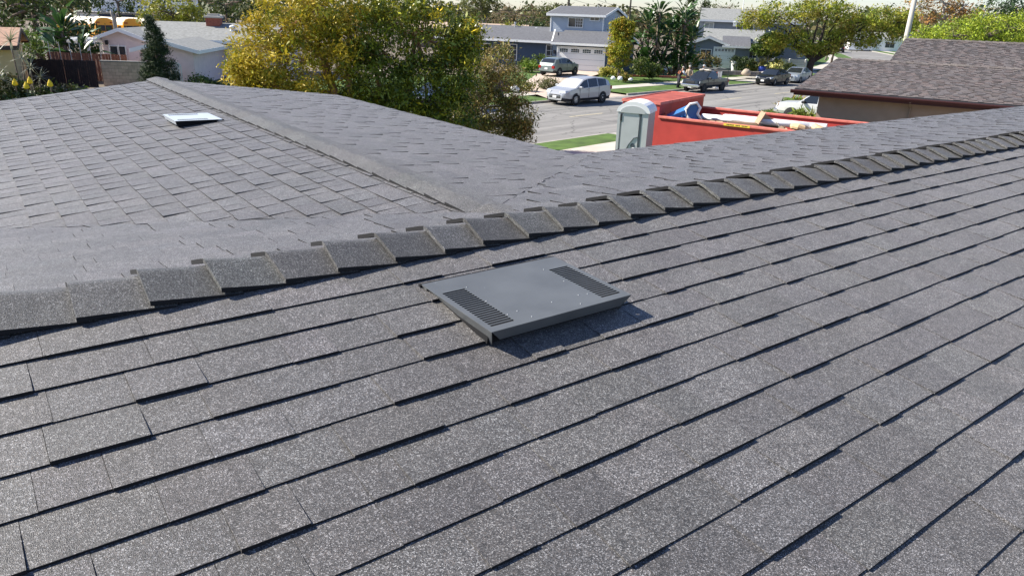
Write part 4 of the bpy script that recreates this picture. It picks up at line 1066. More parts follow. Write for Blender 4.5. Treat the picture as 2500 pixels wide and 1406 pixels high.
for i in range(6):
    b = MB(); b.box(-.35 + i * .13, -.29 + i * .13, -.42, -.38, 0, .55); b.build('slat', MAT_PIPE, ct)
    b = MB(); b.box(-.35 + i * .13, -.29 + i * .13, .38, .42, 0, .55); b.build('slat', MAT_PIPE, ct)
b = MB(); b.box(-.37, .45, -.40, .40, .0, .04); b.box(-.37, .45, -.43, -.375, .55, .6); b.box(-.37, .45, .375, .43, .55, .6); b.build('frame', MAT_RACK, ct)
tp = empty('folded_tarp', on_truck(-.05, 0, 1.655), pick.rotation_euler.z, 'crumpled pale tarp on the roof of the pickup cab', 'tarp')
MAT_TARP = M('pale_canvas', (.42, .38, .32), .9, var=.2)
b = MB()
for i in range(7): b.ball((-.42 + i * .14, rng.uniform(-.35, .35), .05), (rng.uniform(.14, .24), rng.uniform(.2, .35), rng.uniform(.05, .1)), 8, 5)
b.build('cloth', MAT_TARP, tp, smooth=True)

# ------------------------------------------------------------------ dumpster, portable toilet
MAT_RED = M('faded_red_steel', (.46, .055, .045), .55, var=.14, vscale=1.6, detail=6)
MAT_REDTOP = M('rusty_red_steel', (.34, .075, .05), .75, var=.22, vscale=2.2, detail=7)
MAT_REDRIM = M('scuffed_red_steel', (.60, .17, .13), .6, var=.2, vscale=5)
dz = .25
DX = Vector((math.sin(math.radians(124)), math.cos(math.radians(124)), 0)); DY = Vector((math.sin(math.radians(36)), math.cos(math.radians(36)), 0))
dm = empty('dumpster', (5.35, 28.0, dz), math.pi / 2 - math.radians(124), 'red steel dumpster with a tall covered end, standing in the driveway', 'dumpster')
# local x along the body (right, nearer), local y across (away)
WY, TH = 4.6, 2.36; RIMZ = 1.80; LX = 7.3; BX = 1.55
b = MB(); b.box(-BX, 0, 0, .05, 0, TH - .05); b.box(-BX, -BX + .05, .05, WY - .05, 0, TH - .05); b.box(-BX, 0, WY - .05, WY, 0, TH - .05); b.box(-.05, 0, .05, WY - .05, .1, TH - .05); b.build('covered_end', MAT_RED, dm)
b = MB(); b.box(-BX - .03, .03, -.03, WY + .03, TH - .05, TH); b.build('lid', MAT_REDTOP, dm)
b = MB()
for x0_, x1_, y0_, y1_ in ((-BX - .035, .035, -.04, .015), (-BX - .035, .035, WY - .015, WY + .04), (-BX - .04, -BX + .015, .02, WY - .02), (-.015, .04, .02, WY - .02)): b.box(x0_, x1_, y0_, y1_, TH - .07, TH + .03)
b.build('lid_rim', MAT_REDRIM, dm)
b = MB(); b.box(.0, LX, 0, .05, 0, RIMZ); b.box(0, LX, WY - .05, WY, 0, RIMZ); b.box(LX - .05, LX, .05, WY - .05, 0, RIMZ); b.box(0, LX - .05, .05, WY - .05, .05, .15); b.build('body', MAT_RED, dm)
b = MB(); b.box(.0, LX + .03, -.06, .10, RIMZ, RIMZ + .09, .015); b.box(0, LX + .03, WY - .1, WY + .06, RIMZ, RIMZ + .09, .015); b.box(LX - .1, LX + .06, .1, WY - .1, RIMZ, RIMZ + .09, .015); b.build('rim', MAT_REDRIM, dm)
for x in (5.3, 6.7):
    b = MB(); b.box(x, x + .12, -.09, -.002, .1, RIMZ - .02); b.build('rib', MAT_RED, dm)
for k in range(7):
    b = MB(); b.lathe([(.001, .02), (.03, .018), (.035, 0)], 8, 'x', c=(.0, .5 + k * .6, 1.94)); b.build('bolt', MAT_REDTOP, dm)
MAT_STICK = M('yellow_warning_sticker', (.75, .55, .06), .5)
b = MB(); b.box(2.55, 3.5, -.0645, -.0605, RIMZ + .005, RIMZ + .085); st = b.build('warning_sticker', MAT_STICK, dm)
for k in range(14):
    if k in (5, 9): continue
    b = MB(); b.box(2.66 + k * .055, 2.70 + k * .055, -.0665, -.0650, RIMZ + .03, RIMZ + .065); b.build('print_mark', MAT_LAMP, st)
def on_d(x, y, z): return dm.location + DX * x + DY * y + VZ * z
# what lies in it
MAT_BLUEP = M('blue_plastic', (.045, .17, .42), .35); MAT_WHP = M('white_plastic', (.80, .81, .82), .4); MAT_CARD = M('brown_cardboard', (.36, .25, .16), .9, var=.12); MAT_WOODP = M('pale_timber', (.62, .45, .25), .8, var=.12)
deb = empty('rubble_heap', on_d(3.5, 2.2, .15), dm.rotation_euler.z, 'heap of mixed rubble filling the dumpster', 'rubble'); deb['kind'] = 'stuff'
b = MB()
for i in range(60):
    x, y = rng.uniform(-3.2, 4.0), rng.uniform(-2.0, 2.1); s_ = rng.uniform(.2, .6)
    b.mx = T(x, y, rng.uniform(.3, 1.35)) @ Matrix.Rotation(rng.uniform(0, 3), 4, Vector((rng.random(), rng.random(), rng.random())).normalized()); b.box(-s_, s_, -s_ * .7, s_ * .7, -s_ * .3, s_ * .3)
b.build('rubble', MAT_CARD, deb, kind='stuff')
bc = empty('blue_basket', on_d(.95, .55, 1.52), dm.rotation_euler.z + .35, 'blue plastic child seat with white rim tipped up in the dumpster', 'plastic seat')
R_ = Matrix.Rotation(math.radians(-24), 4, 'Y') @ Matrix.Rotation(math.radians(8), 4, 'X')
b = MB(R_); b.add([(-.55, -.05, 0), (.35, -.1, 0), (.45, .35, 0), (-.5, .35, 0), (-.65, -.1, .62), (.35, -.2, .70), (.5, .45, .70), (-.6, .45, .62)], [(3, 2, 1, 0), (0, 1, 5, 4), (1, 2, 6, 5), (2, 3, 7, 6), (3, 0, 4, 7), (4, 5, 6, 7)]); b.build('seat', MAT_BLUEP, bc)
for k in range(5):
    b = MB(R_); b.box(-.48 + k * .13, -.43 + k * .13, -.20, -.13, .12, .5, .01); b.build('rib', MAT_BLUEP, bc)
b = MB(R_); ring = [(.30, -.22, .12), (.12, -.24, .42), (.16, -.24, .72), (.36, -.22, .84), (.60, -.16, .78), (.66, -.12, .55), (.50, -.16, .38), (.56, -.16, .10)]
b.tube(ring, .05, 8); b.build('rim', MAT_WHP, bc, smooth=True)
b = MB(R_); b.add([(.30, -.19, .12), (.17, -.21, .42), (.2, -.21, .70), (.37, -.19, .80), (.58, -.13, .75), (.62, -.1, .55), (.47, -.13, .38), (.53, -.13, .10)], [tuple(range(8))]); b.build('backrest', MAT_BLUEP, bc)
for i, (x0_, y0_, z_, ln, rz_, lab) in enumerate(((1.35, .85, 1.92, 4.4, .10, 'long white pipe lying nearest along the dumpster rim'), (2.0, 1.35, 1.95, 3.6, .06, 'long white trim board lying behind the white pipe'))):
    tt = empty('white_pipe' if i == 0 else 'white_board', on_d(x0_, y0_, z_), dm.rotation_euler.z + rz_ - .05, lab, 'pipe' if i == 0 else 'board')
    b = MB()
    if i == 0: b.tube([(0, 0, 0), (ln, 0, .05)], .11, 10); b.build('pipe', MAT_WHP, tt, smooth=True); b = MB(); b.tube([(ln - .5, 0, .045), (ln + .05, 0, .05)], .135, 10); b.build('collar', M('grey_plastic', (.5, .51, .52), .5), tt)
    else: b.box(0, ln, -.12, .12, 0, .08, .01); b.build('plank', MAT_WHP, tt); b = MB(); b.box(.2, ln - .2, -.01, .01, .081, .10); b.build('tongue', MAT_WHP, tt)
cbx = empty('cardboard_box', on_d(3.9, .75, 1.72), dm.rotation_euler.z + .5, 'flattened open cardboard box in the dumpster', 'box')
b = MB(Matrix.Rotation(.45, 4, 'Y')); b.box(-.5, .5, -.35, .35, 0, .03); b.box(-.5, -.47, -.35, .35, .03, .45); b.box(.47, .5, -.35, .35, .03, .35); b.box(-.47, .47, .32, .35, .03, .4); b.build('carton', MAT_CARD, cbx)
b = MB(Matrix.Rotation(.9, 4, 'Y')); b.box(-.1, .6, -.34, .34, .35, .37); b.build('flap', M('pale_grey_card', (.5, .49, .47), .8), cbx)
for i, (x, y, lab) in enumerate(((5.0, .62, 'nearer pale wooden offcut in the dumpster'), (5.6, 1.0, 'farther pale wooden offcut in the dumpster'))):
    o = empty('timber_offcut', on_d(x, y, 1.82), rng.uniform(0, 3), lab, 'offcut')
    b = MB(Matrix.Rotation(.3, 4, 'X')); b.lathe([(.001, 0), (.30, 0), (.34, .06), (.34, .14), (.28, .2), (.001, .2)], 9); b.build('block', MAT_WOODP, o)

# portable toilet
MAT_TGREY = M('light_grey_polyethylene', (.50, .51, .51), .45, var=.05); MAT_TWHITE = M('white_polyethylene', (.84, .83, .83), .45); MAT_TDARK = M('dark_grey_polyethylene', (.07, .085, .10), .5)
tl = empty('portable_toilet', (3.46, 25.5, .48), math.radians(-22), 'grey portable toilet with white arched roof beside the dumpster', 'portable toilet')
tl.scale = (.92, .92, 1.02)
def arch(w, z0, rise, n=14): return [(w / 2 - w / 2 * math.cos(t), z0 + rise * math.sin(t)) for t in np.linspace(0, math.pi, n)]
b = MB(); b.box(0, 1.16, .03, 1.16, .12, 2.02); b.build('cabin', M('mid_grey_polyethylene', (.38, .39, .40), .5), tl)
b = MB(); b.box(-.04, 1.2, 0, 1.2, 0, .12); b.build('base', MAT_TDARK, tl)
b = MB(); ou = [(-.05 + 1.26 / 1.26 * x, z) for x, z in arch(1.26, 2.02, .36)]; b.prism(ou, 1, -.04, 1.22); b.build('roof', MAT_TWHITE, tl, smooth=False)
b = MB(); b.prism([(.09 + x, z) for x, z in arch(.96, 2.0, .24)], 1, -.055, -.041); b.build('roof_panel', MAT_TGREY, tl)
dp = [(.17, .16), (.83, .16), (.83, 1.88)] + [(.83 - x, z) for x, z in arch(.66, 1.88, .18)][1:-1] + [(.17, 1.88)]
b = MB(); b.prism(dp, 1, -.02, .025); do_ = b.build('door', MAT_TGREY, tl)
b = MB(); b.tube([(.2, -.024, .55), (.35, -.03, .62), (.5, -.03, .95), (.68, -.03, 1.18), (.82, -.024, 1.22)], .018, 6); b.build('moulding', MAT_TDARK, do_)
b = MB(); b.lathe([(.001, -.03), (.075, -.03), (.085, -.02)], 14, 'y', c=(.66, 0, .92)); b.build('latch_recess', MAT_TDARK, do_)
b = MB(); b.box(.64, .74, -.05, -.031, .78, .86, .01); b.build('latch', MAT_TWHITE, do_)
for z in (.55, 1.72):
    b = MB(); b.box(.10, .17, -.035, .0295, z, z + .22, .01); b.build('hinge', MAT_LAMP, tl)
b = MB(); b.box(.0, .10, -.02, .029, .12, 2.0); b.box(.92, 1.16, -.02, .029, .12, 2.0); b.build('front_post', MAT_TGREY, tl)
b = MB(); b.box(.86, .915, -.03, .0292, .12, 2.02); b.build('door_jamb', MAT_TDARK, tl)

# ------------------------------------------------------------------ people by the pickup
MAT_SKIN = M('skin', (.38, .22, .15), .6); MAT_JEAN = M('dark_work_trousers', (.022, .024, .032), .9); MAT_SHIRT = M('pale_blue_shirt', (.50, .54, .60), .9); MAT_VEST = M('black_work_vest', (.02, .02, .022), .8); MAT_ORV = M('orange_strap', (.70, .22, .10), .7); MAT_CAP2 = M('tan_cap_cloth', (.42, .38, .33), .9)
MAT_TAN = M('tan_shirt', (.45, .36, .26), .9)
def person(label, loc, rz, joints, edges, mats, scale=1., group=None, hat=None, vest=False, bodymat=None):
    root = empty('person', loc, rz, label, 'person', group)
    me = bpy.data.meshes.new('body'); me.from_pydata([tuple(Vector(j[0]) * scale) for j in joints], edges, [])
    o = link('body', me, bodymat or MAT_SKIN, root)
    for m in mats: me.materials.append(m)
    sk = o.modifiers.new('skin', 'SKIN'); sk.use_smooth_shade = True
    for i, v in enumerate(me.skin_vertices[0].data):
        rr_ = joints[i][1]; v.radius = (rr_[0] * scale, rr_[1] * scale) if hasattr(rr_, '__len__') else (rr_ * scale, rr_ * scale)
        v.use_root = (i == 0)
    o.modifiers.new('sub', 'SUBSURF').levels = 1
    return root, o
# x forward (facing), y left, z up
def body_joints(lean, arm_l, arm_r):
    c, s_ = math.cos(lean), math.sin(lean)
    def U(h, f=0., y=0.): return (s_ * h + c * f, y, .95 + c * h - s_ * f)
    J = [((0, 0, .95), (.16, .12)), (U(.22), (.16, .115)), (U(.44), (.18, .12)), (U(.53), (.07, .07)), (U(.62, .02), (.075, .085)), (U(.74, .03), (.095, .105)), (U(.82, .02), (.06, .07)),
         ((.0, .10, .88), .095), ((.04, .12, .5), .07), ((.0, .12, .10), .048), ((.13, .13, .05), .04),
         ((.0, -.10, .88), .095), ((-.02, -.12, .5), .07), ((-.06, -.12, .10), .048), ((.08, -.13, .05), .04)]
    sh_l, sh_r = U(.47, 0, .20), U(.47, 0, -.20)
    J += [(sh_l, .062), (arm_l[0], .045), (arm_l[1], .035), (arm_l[2], .032), (sh_r, .062), (arm_r[0], .045), (arm_r[1], .035), (arm_r[2], .032)]
    Ed = [(0, 1), (1, 2), (2, 3), (3, 4), (4, 5), (5, 6), (0, 7), (7, 8), (8, 9), (9, 10), (0, 11), (11, 12), (12, 13), (13, 14), (2, 15), (15, 16), (16, 17), (17, 18), (2, 19), (19, 20), (20, 21), (21, 22)]
    return J, Ed
def dress(root, lean, top, legs, hatm, strap=None, sleeves=None, arms=None):
    R_l = T(0, 0, .95) @ Matrix.Rotation(lean, 4, 'Y')
    b = MB(R_l); b.lathe([(.155, -.06), (.175, .05), (.18, .2), (.2, .36), (.20, .46), (.12, .53), (.075, .545)], 14); b.v = [tuple(R_l @ (Vector((q.x * .74, q.y, q.z)))) for q in (R_l.inverted() @ Vector(v) for v in b.v)]
    b.build('shirt', top, root, smooth=True)
    b = MB()
    for y, k in ((.10, .04), (-.10, -.02)):
        b.tube([(0, y, .93), (k, y * 1.2, .5), (k - .04, y * 1.2, .08)], [.125, .092, .075], 10)
    b.build('trousers', legs, root, smooth=True)
    b = MB()
    for y in (.12, -.12): b.box(-.11, .17, y - .05, y + .05, 0, .09, .03)
    b.build('shoe', MAT_LAMP, root)
    b = MB(R_l); b.lathe([(.001, .87), (.07, .86), (.115, .80), (.118, .76), (.10, .755)], 14); b.prism([(.05, -.08), (.22, -.06), (.24, 0), (.22, .06), (.05, .08)], 2, .755, .77); b.build('cap', hatm, root, smooth=False)
    b = MB(R_l); b.box(.115, .15, -.02, .02, .64, .69, .008); b.build('nose', MAT_SKIN, root)
    if strap:
        b = MB(R_l); b.tube([(-.14, .12, .15), (-.13, .12, .4), (0, .13, .5), (.13, .12, .4), (.14, .1, .15)], .03, 6); b.tube([(-.14, -.12, .15), (-.13, -.12, .4), (0, -.13, .5), (.13, -.12, .4), (.14, -.1, .15)], .03, 6); b.build('strap', strap, root)
    if sleeves:
        b = MB()
        for a in arms: b.tube([a[0], a[1], tuple((Vector(a[1]) * .35 + Vector(a[2]) * .65))], [.085, .068, .05], 9)
        b.build('sleeve', sleeves, root, smooth=True)
    for sg in (1, -1):
        if arms:
            a = arms[0 if sg > 0 else 1]; h = Vector(a[3]); d_ = (Vector(a[3]) - Vector(a[2])).normalized(); sd_ = d_.cross(VZ).normalized() if abs(d_.z) < .95 else Vector((0, 1, 0))
            b = MB()
            for k in range(4): b.tube([tuple(h + sd_ * (.02 * (k - 1.5))), tuple(h + sd_ * (.022 * (k - 1.5)) + d_ * (.05 + .01 * (k in (1, 2)))), tuple(h + sd_ * (.02 * (k - 1.5)) + d_ * .07 - VZ * .03)], [.011, .009, .007], 5)
            b.tube([tuple(h - d_ * .02), tuple(h + sd_ * .05 + d_ * .02)], [.012, .008], 5)
            b.build('hand', MAT_SKIN, root, smooth=True)
lean = .42
sL, sR = (math.sin(lean) * .47, .2, .95 + math.cos(lean) * .47), (math.sin(lean) * .47, -.2, .95 + math.cos(lean) * .47)
aL = ((.42, .27, 1.14), (.62, .22, 1.02), (.68, .21, .99)); aR = ((.40, -.27, 1.12), (.62, -.22, 1.0), (.68, -.21, .97))
J, Ed = body_joints(lean, aL, aR)
pr, _o = person('person in grey cap and black vest leaning beside the pickup hood', on_kerb(18.0, -.75, .16), math.pi / 2 - math.radians(70), J, Ed, [])
dress(pr, lean, MAT_VEST, MAT_JEAN, MAT_CAP2, MAT_ORV, MAT_SHIRT, [(sL, *aL), (sR, *aR)])
for lab, s_, off, az_, top_, cp in (('person in tan shirt and hat standing behind the pickup cab', 19.6, -.75, 200, MAT_TAN, MAT_CAP2), ('person in grey cap standing behind the pickup bed', 21.8, -.75, 150, MAT_SHIRT, M('pale_grey_cap_cloth', (.5, .5, .5), .9))):
    lean = .12
    sL, sR = (math.sin(lean) * .47, .2, .95 + math.cos(lean) * .47), (math.sin(lean) * .47, -.2, .95 + math.cos(lean) * .47)
    aL = ((.05, .28, 1.12), (.26, .24, 1.02), (.33, .22, 1.02)); aR = ((.03, -.28, 1.12), (.12, -.26, .88), (.14, -.25, .82))
    J, Ed = body_joints(lean, aL, aR)
    pr, _o = person(lab, on_kerb(s_, off, .16), math.pi / 2 - math.radians(az_), J, Ed, [])
    dress(pr, lean, top_, MAT_JEAN, cp, None, top_, [(sL, *aL), (sR, *aR)])
# ------------------------------------------------------------------ vegetation
def leaf_mat(name, trans=.3, rough=.55): return M(name, (1, 1, 1), rough, attr=True, trans=trans, spec=.35)
MAT_LEAF = leaf_mat('living_leaf', .22); MAT_GLOSS = leaf_mat('glossy_leaf', .14, .38); MAT_NEEDLE = leaf_mat('conifer_needle', .1, .7); MAT_DRY = leaf_mat('dry_leaf', .25, .7)
MAT_BARK = M('grey_brown_bark', (.17, .13, .10), .95, var=.3, vscale=9, bump=.6, bscale=30)
MAT_BARKR = M('reddish_papery_bark', (.33, .18, .10), .9, var=.3, vscale=7, bump=.5, bscale=25)
MAT_BARKP = M('pale_grey_bark', (.36, .32, .27), .9, var=.25, vscale=6)

def leaf_mesh(name, P, size, cols, asp=.42, up=.35, seed=0, droop=0.):
    """one mesh of small pointed leaves (two triangles each) at points P"""
    g = np.random.default_rng(seed); n = len(P)
    d = g.normal(size=(n, 3)); d[:, 2] -= droop; d /= np.linalg.norm(d, axis=1)[:, None]
    nn = g.normal(size=(n, 3)); nn[:, 2] += up * 3; s = np.cross(d, nn); s /= (np.linalg.norm(s, axis=1)[:, None] + 1e-9)
    L = (size * np.clip(g.lognormal(-.12, .42, n), .35, 2.2))[:, None]
    V = np.empty((n, 4, 3)); V[:, 0] = P - d * L * .5; V[:, 1] = P + s * L * asp * .5; V[:, 2] = P + d * L * .5; V[:, 3] = P - s * L * asp * .5
    me = bpy.data.meshes.new(name); me.vertices.add(n * 4); me.vertices.foreach_set('co', V.astype(np.float32).ravel())
    me.loops.add(n * 4); me.loops.foreach_set('vertex_index', np.arange(n * 4, dtype=np.int32))
    me.polygons.add(n); me.polygons.foreach_set('loop_start', np.arange(0, n * 4, 4, dtype=np.int32))
    me.update(calc_edges=True)
    c = np.ones((n * 4, 4), np.float32); c[:, :3] = np.repeat(cols, 4, axis=0)
    at = me.attributes.new('tint', 'FLOAT_COLOR', 'POINT'); at.data.foreach_set('color', c.ravel())
    return me

def crown_points(clumps, per, nsub, spread, g, squash=.75, inner=.45):
    """clumps (x,y,z,rx,ry,rz); nsub twig ends per clump, per leaves on each; returns points, twig index, twig ends"""
    pts, idx, ends = [], [], []
    for (x, y, z, rx, ry, rz) in clumps:
        u = g.normal(size=(nsub, 3)); u /= np.linalg.norm(u, axis=1)[:, None]
        rad = g.uniform(inner, 1.02, nsub) ** .6
        e = u * rad[:, None] * np.array([rx, ry, rz]) + np.array([x, y, z])
        for q in e:
            k = max(3, int(per * g.uniform(.5, 1.5))); sp = spread * g.uniform(.7, 1.35)
            o = g.normal(size=(k, 3)) * np.array([sp, sp, sp * squash])
            pts.append(q + o); idx.append(np.full(k, len(ends))); ends.append(q)
    return np.concatenate(pts), np.concatenate(idx), np.array(ends)

def palette(cols, idx, g, n, amount=.25, weights=None):
    cols = np.array(cols); nt = idx.max() + 1
    base = cols[g.choice(len(cols), nt, p=weights)][idx]
    alt = cols[g.choice(len(cols), n, p=weights)]
    c = base * .65 + alt * .35
    return np.clip(c * np.array([1.6, 1.56, 1.1]) * g.uniform(1 - amount, 1 + amount, n)[:, None], 0, .8)

def tree(name, label, base, trunk, clumps, per, nsub, spread, size, cols, seed, bark=None, mat=None, group=None, asp=.42, limbs=True, weights=None, up=.35, cat='tree', twigs=0, squash=.75, inner=.45, zcol=None, droop=0., rl=.055):
    """trunk: list of tubes [(pts, radii)] in local coordinates"""
    g = np.random.default_rng(seed)
    root = empty(name, base, 0, label, cat, group)
    P, idx, ends = crown_points(clumps, per, nsub, spread, g, squash, inner)
    C = palette(cols, idx, g, len(P), weights=weights)
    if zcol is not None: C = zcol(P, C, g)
    if trunk or limbs or twigs:
        tb_ = MB()
        for pts, rad in trunk: tb_.tube(pts, rad, 9)
        if limbs and trunk:
            tp = [Vector(p) for p in trunk[0][0]]
            for (x, y, z, rx, ry, rz) in clumps:
                a = tp[-1] if len(tp) < 3 else tp[g.integers(len(tp) // 2, len(tp))]; c = Vector((x, y, z)); m = a.lerp(c, .5) + Vector((g.uniform(-.2, .2), g.uniform(-.2, .2), .12 * (c - a).length))
                tb_.tube([a, m, c], [rl, rl * .7, rl * .3], 6)
                for q in ends[[i for i in range(len(ends)) if abs(ends[i][0] - x) < rx * 1.05 and abs(ends[i][1] - y) < ry * 1.05 and abs(ends[i][2] - z) < rz * 1.05][:int(5 + twigs)]]:
                    k = m.lerp(c, g.uniform(.3, 1.)); tb_.tube([k, k.lerp(Vector(q), .55) + Vector((0, 0, .08)), Vector(q)], [rl * .28, rl * .18, .006], 4)
        tb_.build('trunk', bark or MAT_BARK, root, smooth=True)
    me = leaf_mesh('crown', P, size, C, asp, up, seed + 1, droop); link('crown', me, mat or MAT_LEAF, root)
    return root

YEL = [(.36, .265, .022), (.28, .235, .025), (.44, .32, .04), (.16, .175, .022), (.085, .11, .018), (.21, .15, .04)]
GRN = [(.07, .105, .018), (.05, .075, .014), (.11, .14, .02), (.18, .19, .025), (.032, .05, .012), (.32, .28, .03)]
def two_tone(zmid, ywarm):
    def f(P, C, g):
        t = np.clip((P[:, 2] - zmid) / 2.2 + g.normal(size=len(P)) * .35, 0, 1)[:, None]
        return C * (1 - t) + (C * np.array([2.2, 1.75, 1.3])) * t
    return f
# two paperbark trees before the house
tree('paperbark_tree', 'yellowing leafy tree with reddish trunk beside the roof edge', (-6.75, 27.4, .2),
     [([(0, 0, 0), (.05, 0, 1.2), (-.1, .1, 2.4), (-.5, .2, 3.8), (-1.0, .2, 5.0)], [.22, .19, .16, .11, .05]), ([(.0, 0, 1.0), (.5, .1, 2.2), (.45, .1, 3.6), (.7, .0, 5.0)], [.15, .13, .10, .05])],
     [(-2.7, 0, 3.6, 1.0, 1.3, 1.3), (-1.6, .3, 4.9, 1.5, 1.4, 1.2), (-2.3, -.3, 2.3, 1.15, 1.3, .9), (-1.1, -.4, 3.4, 1.2, 1.3, 1.2), (-.2, .2, 5.3, 1.4, 1.4, 1.1), (-1.0, -.2, 2.0, 1.1, 1.2, .7), (.4, .3, 4.0, 1.0, 1.3, 1.1), (-2.9, .2, 1.7, .7, 1.0, .6), (-3.3, 0, 2.9, .55, .8, .9)],
     70, 76, .19, .13, YEL, 21, MAT_BARKR, weights=[.22, .22, .09, .20, .16, .11], asp=.36, twigs=6)
tree('paperbark_tree', 'dense dark green tree standing between yellowing tree and street', (-4.3, 27.9, .2),
     [([(0, 0, 0), (-.1, 0, 1.4), (.2, .1, 2.8), (.4, .2, 4.6)], [.21, .18, .14, .05]), ([(-.05, 0, .9), (-.9, .1, 2.3), (-1.2, .1, 4.0)], [.15, .12, .05])],
     [(-1.6, 0, 4.6, 1.3, 1.4, 1.2), (-.2, .2, 5.2, 1.4, 1.4, 1.1), (1.1, .1, 4.4, 1.4, 1.4, 1.2), (1.9, -.2, 3.3, .95, 1.2, 1.1), (-.8, -.2, 3.0, 1.3, 1.3, 1.1), (.6, -.3, 2.7, 1.4, 1.3, 1.1), (1.6, 0, 1.6, 1.1, 1.2, .9), (-.3, .1, 1.6, 1.3, 1.2, .8), (2.2, .1, 4.3, .7, 1.0, .9), (.8, .2, 1.1, 1.1, 1.0, .6), (-1.7, .2, 2.0, .9, 1.1, .7)],
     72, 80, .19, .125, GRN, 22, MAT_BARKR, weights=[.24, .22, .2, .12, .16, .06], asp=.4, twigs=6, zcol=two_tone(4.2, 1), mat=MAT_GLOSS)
tree('bottlebrush_tree', 'small twiggy olive tree with bare grey branches at the roadside', (-1.7, 30.6, .2),
     [([(0, 0, 0), (-.35, 0, .9), (.3, 0, 1.7), (.9, 0, 2.6)], [.12, .10, .08, .04]), ([(-.3, 0, .8), (-.1, .1, 1.9), (.2, 0, 3.2)], [.08, .06, .03]), ([(-.2, 0, .5), (.9, .1, 1.3), (1.9, 0, 1.9)], [.08, .05, .02])],
     [(-.2, 0, 2.9, .85, .9, .9), (.75, 0, 3.5, .8, .9, .75), (1.3, 0, 2.5, .95, .9, .85), (.3, 0, 1.8, 1.0, .9, .8), (1.7, 0, 1.5, .75, .8, .75), (.6, 0, .75, .9, .8, .55), (1.7, 0, .75, .55, .6, .5), (-.5, 0, 1.4, .6, .8, .7)],
     52, 56, .18, .115, [(.10, .12, .03), (.075, .09, .022), (.18, .12, .05), (.14, .125, .05), (.05, .065, .018), (.30, .23, .11)], 23, MAT_BARKP, asp=.36, twigs=16, rl=.05)
# trees and shrubs across the street
tree('columnar_tree', 'clipped yellow green columnar tree beside the blue garage', (9.0, 68.0, .4), [([(0, 0, 0), (0, 0, 1.0)], [.14, .12])],
     [(0, 0, 1.9, 1.15, 1.1, 1.0), (-.1, 0, 2.9, 1.25, 1.2, 1.0), (.1, 0, 3.8, 1.1, 1.1, .8), (.55, 0, 4.4, .5, .6, .55), (-.6, 0, 4.3, .4, .5, .6), (-.15, .1, 4.6, .3, .4, .55)],
     44, 56, .16, .17, [(.26, .25, .02), (.17, .20, .02), (.09, .13, .02), (.06, .09, .018), (.24, .15, .02)], 31, asp=.5, limbs=True)
tree('street_tree', 'spreading street tree with dark trunk beyond the parked sedans', (30.6, 79.7, .15), [([(0, 0, 0), (-.05, 0, 1.1), (.1, 0, 2.0), (-.2, 0, 2.9)], [.42, .36, .33, .2]), ([(.1, 0, 1.8), (1.6, 0, 2.7), (3.4, 0, 4.2), (5.6, 0, 6.0)], [.24, .19, .13, .05]), ([(.05, 0, 2.0), (-1.6, 0, 3.1), (-3.8, 0, 4.6)], [.22, .15, .05]), ([(0, 0, 2.2), (.6, 0, 4.0), (.9, 0, 6.5)], [.22, .16, .05])],
     [(-6.6, 0, 5.7, 1.9, 1.7, .9), (-4.4, 0, 6.3, 2.0, 1.8, 1.3), (-2.6, 0, 4.3, 1.7, 1.6, .9), (-1.6, 0, 6.6, 1.8, 1.8, 1.2), (.5, 0, 7.2, 1.8, 1.8, 1.0), (1.3, 0, 3.2, 1.3, 1.3, .6), (2.4, 0, 6.4, 1.8, 1.8, 1.2), (4.4, 0, 5.5, 1.7, 1.7, 1.1), (6.3, 0, 6.3, 1.8, 1.7, 1.1), (7.8, 0, 5.0, 1.4, 1.4, .9), (5.2, 0, 4.2, 1.5, 1.5, .8), (-.9, 0, 3.2, 1.3, 1.3, .6), (2.7, 0, 4.2, 1.5, 1.4, .8), (9.3, 0, 6.0, 1.2, 1.2, 1.0), (-3.9, 0, 3.4, 1.0, 1.0, .5)],
     44, 54, .28, .19, [(.15, .20, .02), (.10, .145, .02), (.22, .24, .03), (.28, .25, .05), (.06, .09, .018), (.20, .15, .04)], 32, M('dark_brown_bark', (.055, .04, .032), .95, var=.3, vscale=6), asp=.5, twigs=10, rl=.10)
tree('round_tree', 'small round dark green tree before the white fence', (26.6, 81.6, .5), [([(0, 0, 0), (.05, 0, 1.8)], [.08, .06])],
     [(0, 0, 2.9, 1.5, 1.4, 1.1), (.5, 0, 2.4, 1.2, 1.2, .7), (-.8, 0, 2.5, .9, 1.0, .7), (0, 0, 3.6, 1.0, 1.0, .6)], 30, 48, .2, .2, [(.03, .06, .014), (.05, .085, .018), (.10, .13, .03), (.02, .04, .01)], 33, MAT_BARKP, MAT_GLOSS, asp=.5)
def shrub(label, base, clumps, n, cols, seed, size=.16, per=26, spread=.14, mat=None, name='shrub', cat='shrub', group='shrubs in the front yards', asp=.45, **kw):
    return tree(name, label, base, [], clumps, per, n, spread, size, cols, seed, mat=mat, group=group, limbs=False, asp=asp, cat=cat, **kw)
GR2 = [(.04, .07, .016), (.03, .05, .012), (.07, .10, .02), (.11, .13, .03)]
shrub('dark rounded hedge under the window of the blue house', (2.2, 73.2, .5), [(0, 0, .8, 1.0, .6, .8), (1.0, .1, .7, .8, .6, .6), (-1.6, 0, .55, .7, .5, .6)], 60, GR2, 41)
shrub('bright green low shrub beside the sage grey hatchback', (.9, 70.2, .45), [(0, 0, .6, .8, .6, .55)], 50, [(.12, .18, .03), (.08, .13, .02)], 42)
shrub('spiky grey green grass clump behind the silver crossover', (2.3, 57.6, .25), [(0, 0, .35, .9, .6, .4)], 60, [(.10, .11, .06), (.14, .12, .07), (.06, .08, .03)], 43, size=.3, asp=.12)
